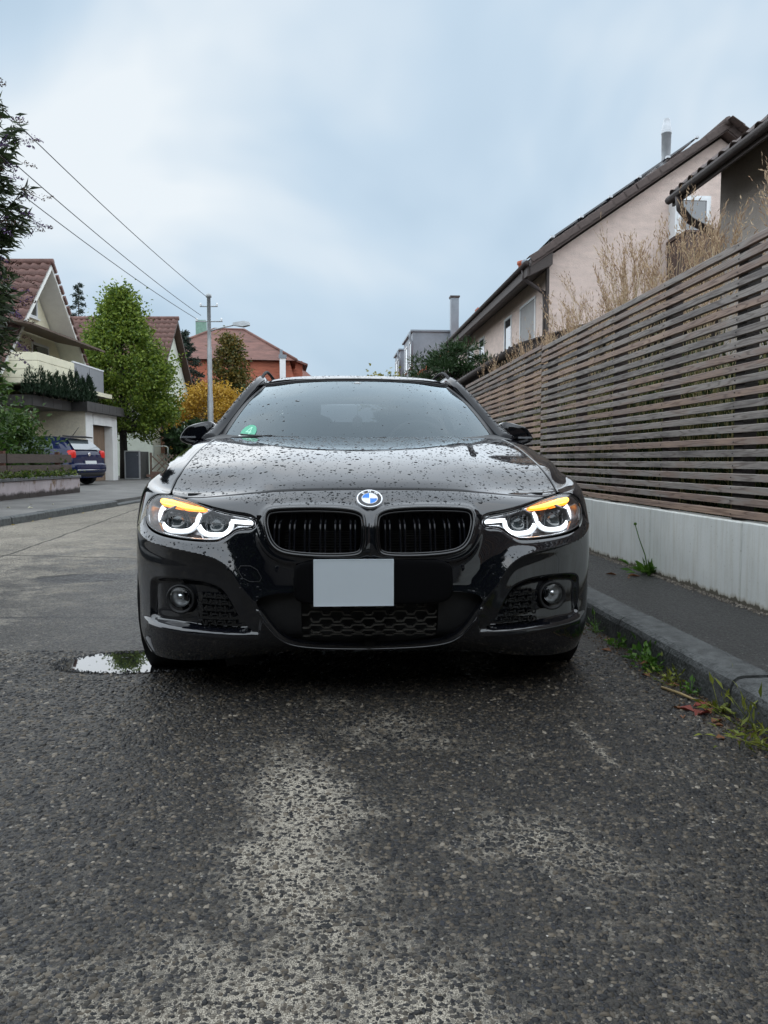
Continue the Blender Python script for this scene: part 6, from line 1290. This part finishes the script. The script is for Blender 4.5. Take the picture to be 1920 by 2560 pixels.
for i, (z, z2, dx, lab) in enumerate(((6.92,10.5,0,'uppermost power line running from the lamp post top'),(6.28,9.9,-.31,'middle power line between the two others'),(6.15,9.0,-.48,'lowest power line running from the lamp post cross arm'))):
    a = Vector((LPX+dx, LPY, z+.1)); b = Vector((-8.3+dx*.5, -8, z2)); P = []
    for k in range(41): s = k/40; p = a.lerp(b, s); p.z -= 4*1.35*s*(1-s)*.62; P.append(p)
    tag(MB().tube(P, .011, 5).build('power_line', M_WIRE), lab, 'power line', 'power lines from the lamp post')
# ---- blue hatchback on the drive: local x to its tail, y to its left flank (towards the camera is -y)
HB = empty('hatchback', (-10.45,23.2,.10), R(-16)); tag(HB, 'dark blue hatchback parked before the garage with red tail light', 'car')
M_BLUEP = paint_mat('blue_paint', (.008,.014,.052)); M_TAIL = emit('tail_lamp', (1,.04,.02), .06, (.45,.015,.012))
xs = np.array([-2.0,-1.9,-1.6,-1.0,-.6,-.2,.4,1.0,1.4,1.62,1.78,1.86,1.90])
rows_ = []
# stations along the length: half width, belt z, roof z, roof half width
ST_ = [(-2.05,.55,.62,.66,.40),(-1.9,.72,.72,.76,.55),(-1.5,.82,.84,.88,.62),(-.95,.84,.93,.98,.64),(-.45,.84,.95,1.30,.57),(.0,.84,.96,1.43,.57),(.6,.84,.98,1.455,.57),(1.1,.835,1.0,1.42,.55),(1.45,.82,1.02,1.35,.53),(1.66,.80,1.02,1.18,.56),(1.80,.78,.98,1.02,.62),(1.86,.74,.78,.86,.58),(1.88,.70,.62,.66,.5)]
V = []; ns = 17
for x, hw, bz, rz, rw in ST_:
    pr = [(hw*.80,.22),(hw*.96,.30),(hw*1.0,.48),(hw*1.0,.62 if bz > .7 else bz*.85),(hw*.985,(bz+.62)/2 if bz > .7 else bz*.93),(hw*.95,bz),((hw+rw)/2*.98,(bz+rz)/2),(rw,rz-.035),(rw*.6,rz),(0,rz+.008)]
    V += [(x, -y, z) for y, z in pr]+[(x, y, z) for y, z in pr[-2::-1]]
ns = 19; F = [(a*ns+i, a*ns+i+1, (a+1)*ns+i+1, (a+1)*ns+i) for a in range(len(ST_)-1) for i in range(ns-1)]+[tuple(range(ns))[::-1], tuple((len(ST_)-1)*ns+i for i in range(ns))]
o = me_np('body', V, F, M_BLUEP, HB); md = o.modifiers.new('sub', 'SUBSURF'); md.levels = 2; md.render_levels = 2
def sidepoly(nm, pts, mat, off=.012):
    for s in (-1, 1):
        q = [];
        for x, z in pts:
            hw = np.interp(x, [a[0] for a in ST_], [a[1] for a in ST_]); bz = np.interp(x, [a[0] for a in ST_], [a[2] for a in ST_]); rz = np.interp(x, [a[0] for a in ST_], [a[3] for a in ST_]); rw = np.interp(x, [a[0] for a in ST_], [a[4] for a in ST_]); y = hw*.95+(rw-hw*.95)*np.clip((z-bz)/max(rz-bz,.05), 0, 1); q.append((x, s*(y+off), z))
        MB().prism(q, (0,-s*.03,0)).build(nm, mat, HB)
sidepoly('side_window', [(.05,1.02),(.72,1.04),(.74,1.34),(.05,1.37)], M_SGLASS if False else pmat('car_glass', (.10,.13,.135), .06, var=.1, coat=1)); sidepoly('quarter_window', [(.80,1.04),(1.22,1.07),(1.16,1.18),(.98,1.30),(.82,1.34)], bpy.data.materials['car_glass']); sidepoly('front_window', [(-.78,1.02),(-.03,1.02),(-.03,1.37),(-.30,1.34)], bpy.data.materials['car_glass'])
MB().add([(1.50,-.48,1.345),(1.50,.48,1.345),(1.82,.60,1.045),(1.82,-.60,1.045)], [(0,1,2,3)]).build('rear_window', pmat('rear_glass', (.10,.12,.13), .06, var=.1, coat=1), HB)
MB().prism([(1.36,-.52,1.42),(1.62,-.50,1.385),(1.62,.50,1.385),(1.36,.52,1.42)], (0,0,.035)).build('spoiler', M_MATTE, HB)
for s in (-1, 1): MB().add(*superbox((1.755,s*.66,.90), (.24,.20,.25), .55, 10), True).build('tail_light', M_TAIL, HB)
MB().box((1.915,.0,.66), (.02,.50,.115), M=Matrix.Rotation(R(-8), 4, 'Y')).build('number_plate', pmat('plate_pale', (.68,.70,.70), .5, var=.03), HB)
MB().lathe([(.055,0),(.055,.012),(.04,.015),(0,.012)], (1.862,0,.90), 'X', 18).build('badge', M_CHROME, HB)
MB().add(*superbox((1.72,0,.50), (.46,1.62,.34), .45, 12), True).build('rear_bumper', M_BLUEP, HB)
MB().add(*superbox((1.72,0,.33), (.40,1.50,.14), .45, 12), True).build('bumper_valance', M_MATTE, HB)
MB().tube([(1.93,-.62,.45),(1.95,0,.45),(1.93,.62,.45)], .012, 5).build('chrome_strip', M_CHROME, HB)
MB().tube([(1.30,0,1.45),(1.52,.0,1.70)], [.012,.006], 5).build('aerial', M_MATTE, HB)
for s in (-1, 1): MB().tube([(-.55,s*.86,1.0),(-.55,s*.98,1.03)], [.05,.07], 8).build('door_mirror', M_BLUEP, HB)
for x in (-1.25, 1.22):
    for s in (-1, 1):
        wl = empty('wheel', (x, s*.73, .305), 0, HB); MB().lathe([(.20,-.09),(.28,-.10),(.300,-.08),(.305,0),(.300,.08),(.28,.10),(.20,.09)], (0,0,0), 'Y', 28).build('tyre', M_RUB, wl); MB().lathe([(.205,s*.07),(.19,s*.05),(.06,s*.07),(0,s*.08)], (0,0,0), 'Y', 20).build('rim', M_ALU, wl)
# ------------------------------------------------------------------ unseen house and tree belt added behind the camera to darken the paint reflections
BH = empty('unseen_house', (-3.5,-17,0)); tag(BH, 'unseen dark brown gabled house added behind the camera to darken reflections', 'house')
MB().prism([(-8,0,0),(8,0,0),(8,0,5.6),(0,0,10.0),(-8,0,5.6)], (0,-9,0)).build('wall', pmat('brown_render', (.085,.07,.06), .9, var=.2), BH)
m = MB()
for s in (-1, 1): m.prism([(0,.4,10.3),(s*8.7,.4,5.5),(s*8.7,.4,5.3),(0,.4,10.1)], (0,-9.8,0))
m.build('roof', M_TILE, BH)
for x in (-5,-1.5,2,5): window(BH, 0, x-.6, x+.6, 1.2, 2.6, 1, False, axis='v')
labs = ['added unseen lime tree at the corner of the brown house','added unseen tall lime tree beside the brown house','added unseen lime tree in front of the brown house gable','added unseen tall lime tree right of the brown house door','added unseen broad lime tree before the brown house window','added unseen lime tree behind the garden bed','added unseen lime tree beyond the butterfly bush','added unseen lime tree in the garden past the grasses','added unseen lime tree at the start of the left pavement']
for i, (x, y, h) in enumerate(((-13,-11,9),(-8.5,-14.5,9.5),(-4.2,-13.5,9.0),(.2,-14.5,9.5),(4.6,-13.5,9.0),(8.8,-11.5,8.5),(-16,-6,8.0),(11,-6,7.5),(-17.5,-1,7.5))):
    tree('unseen_tree', (x,y,0), labs[i], 'tree', .8, .2, .3, h, lambda q: 3.1*np.sqrt(np.clip(1-(1.9*q-.9)**2, .10, 1)), 6500, 110, .6, .55, .75, leafmat('lime_leaf', (.010,.020,.006), (.035,.055,.016), .7, .1) if i == 0 else bpy.data.materials['lime_leaf'], M_BARK, 'unseen trees added behind the camera for reflections', limbs=14)
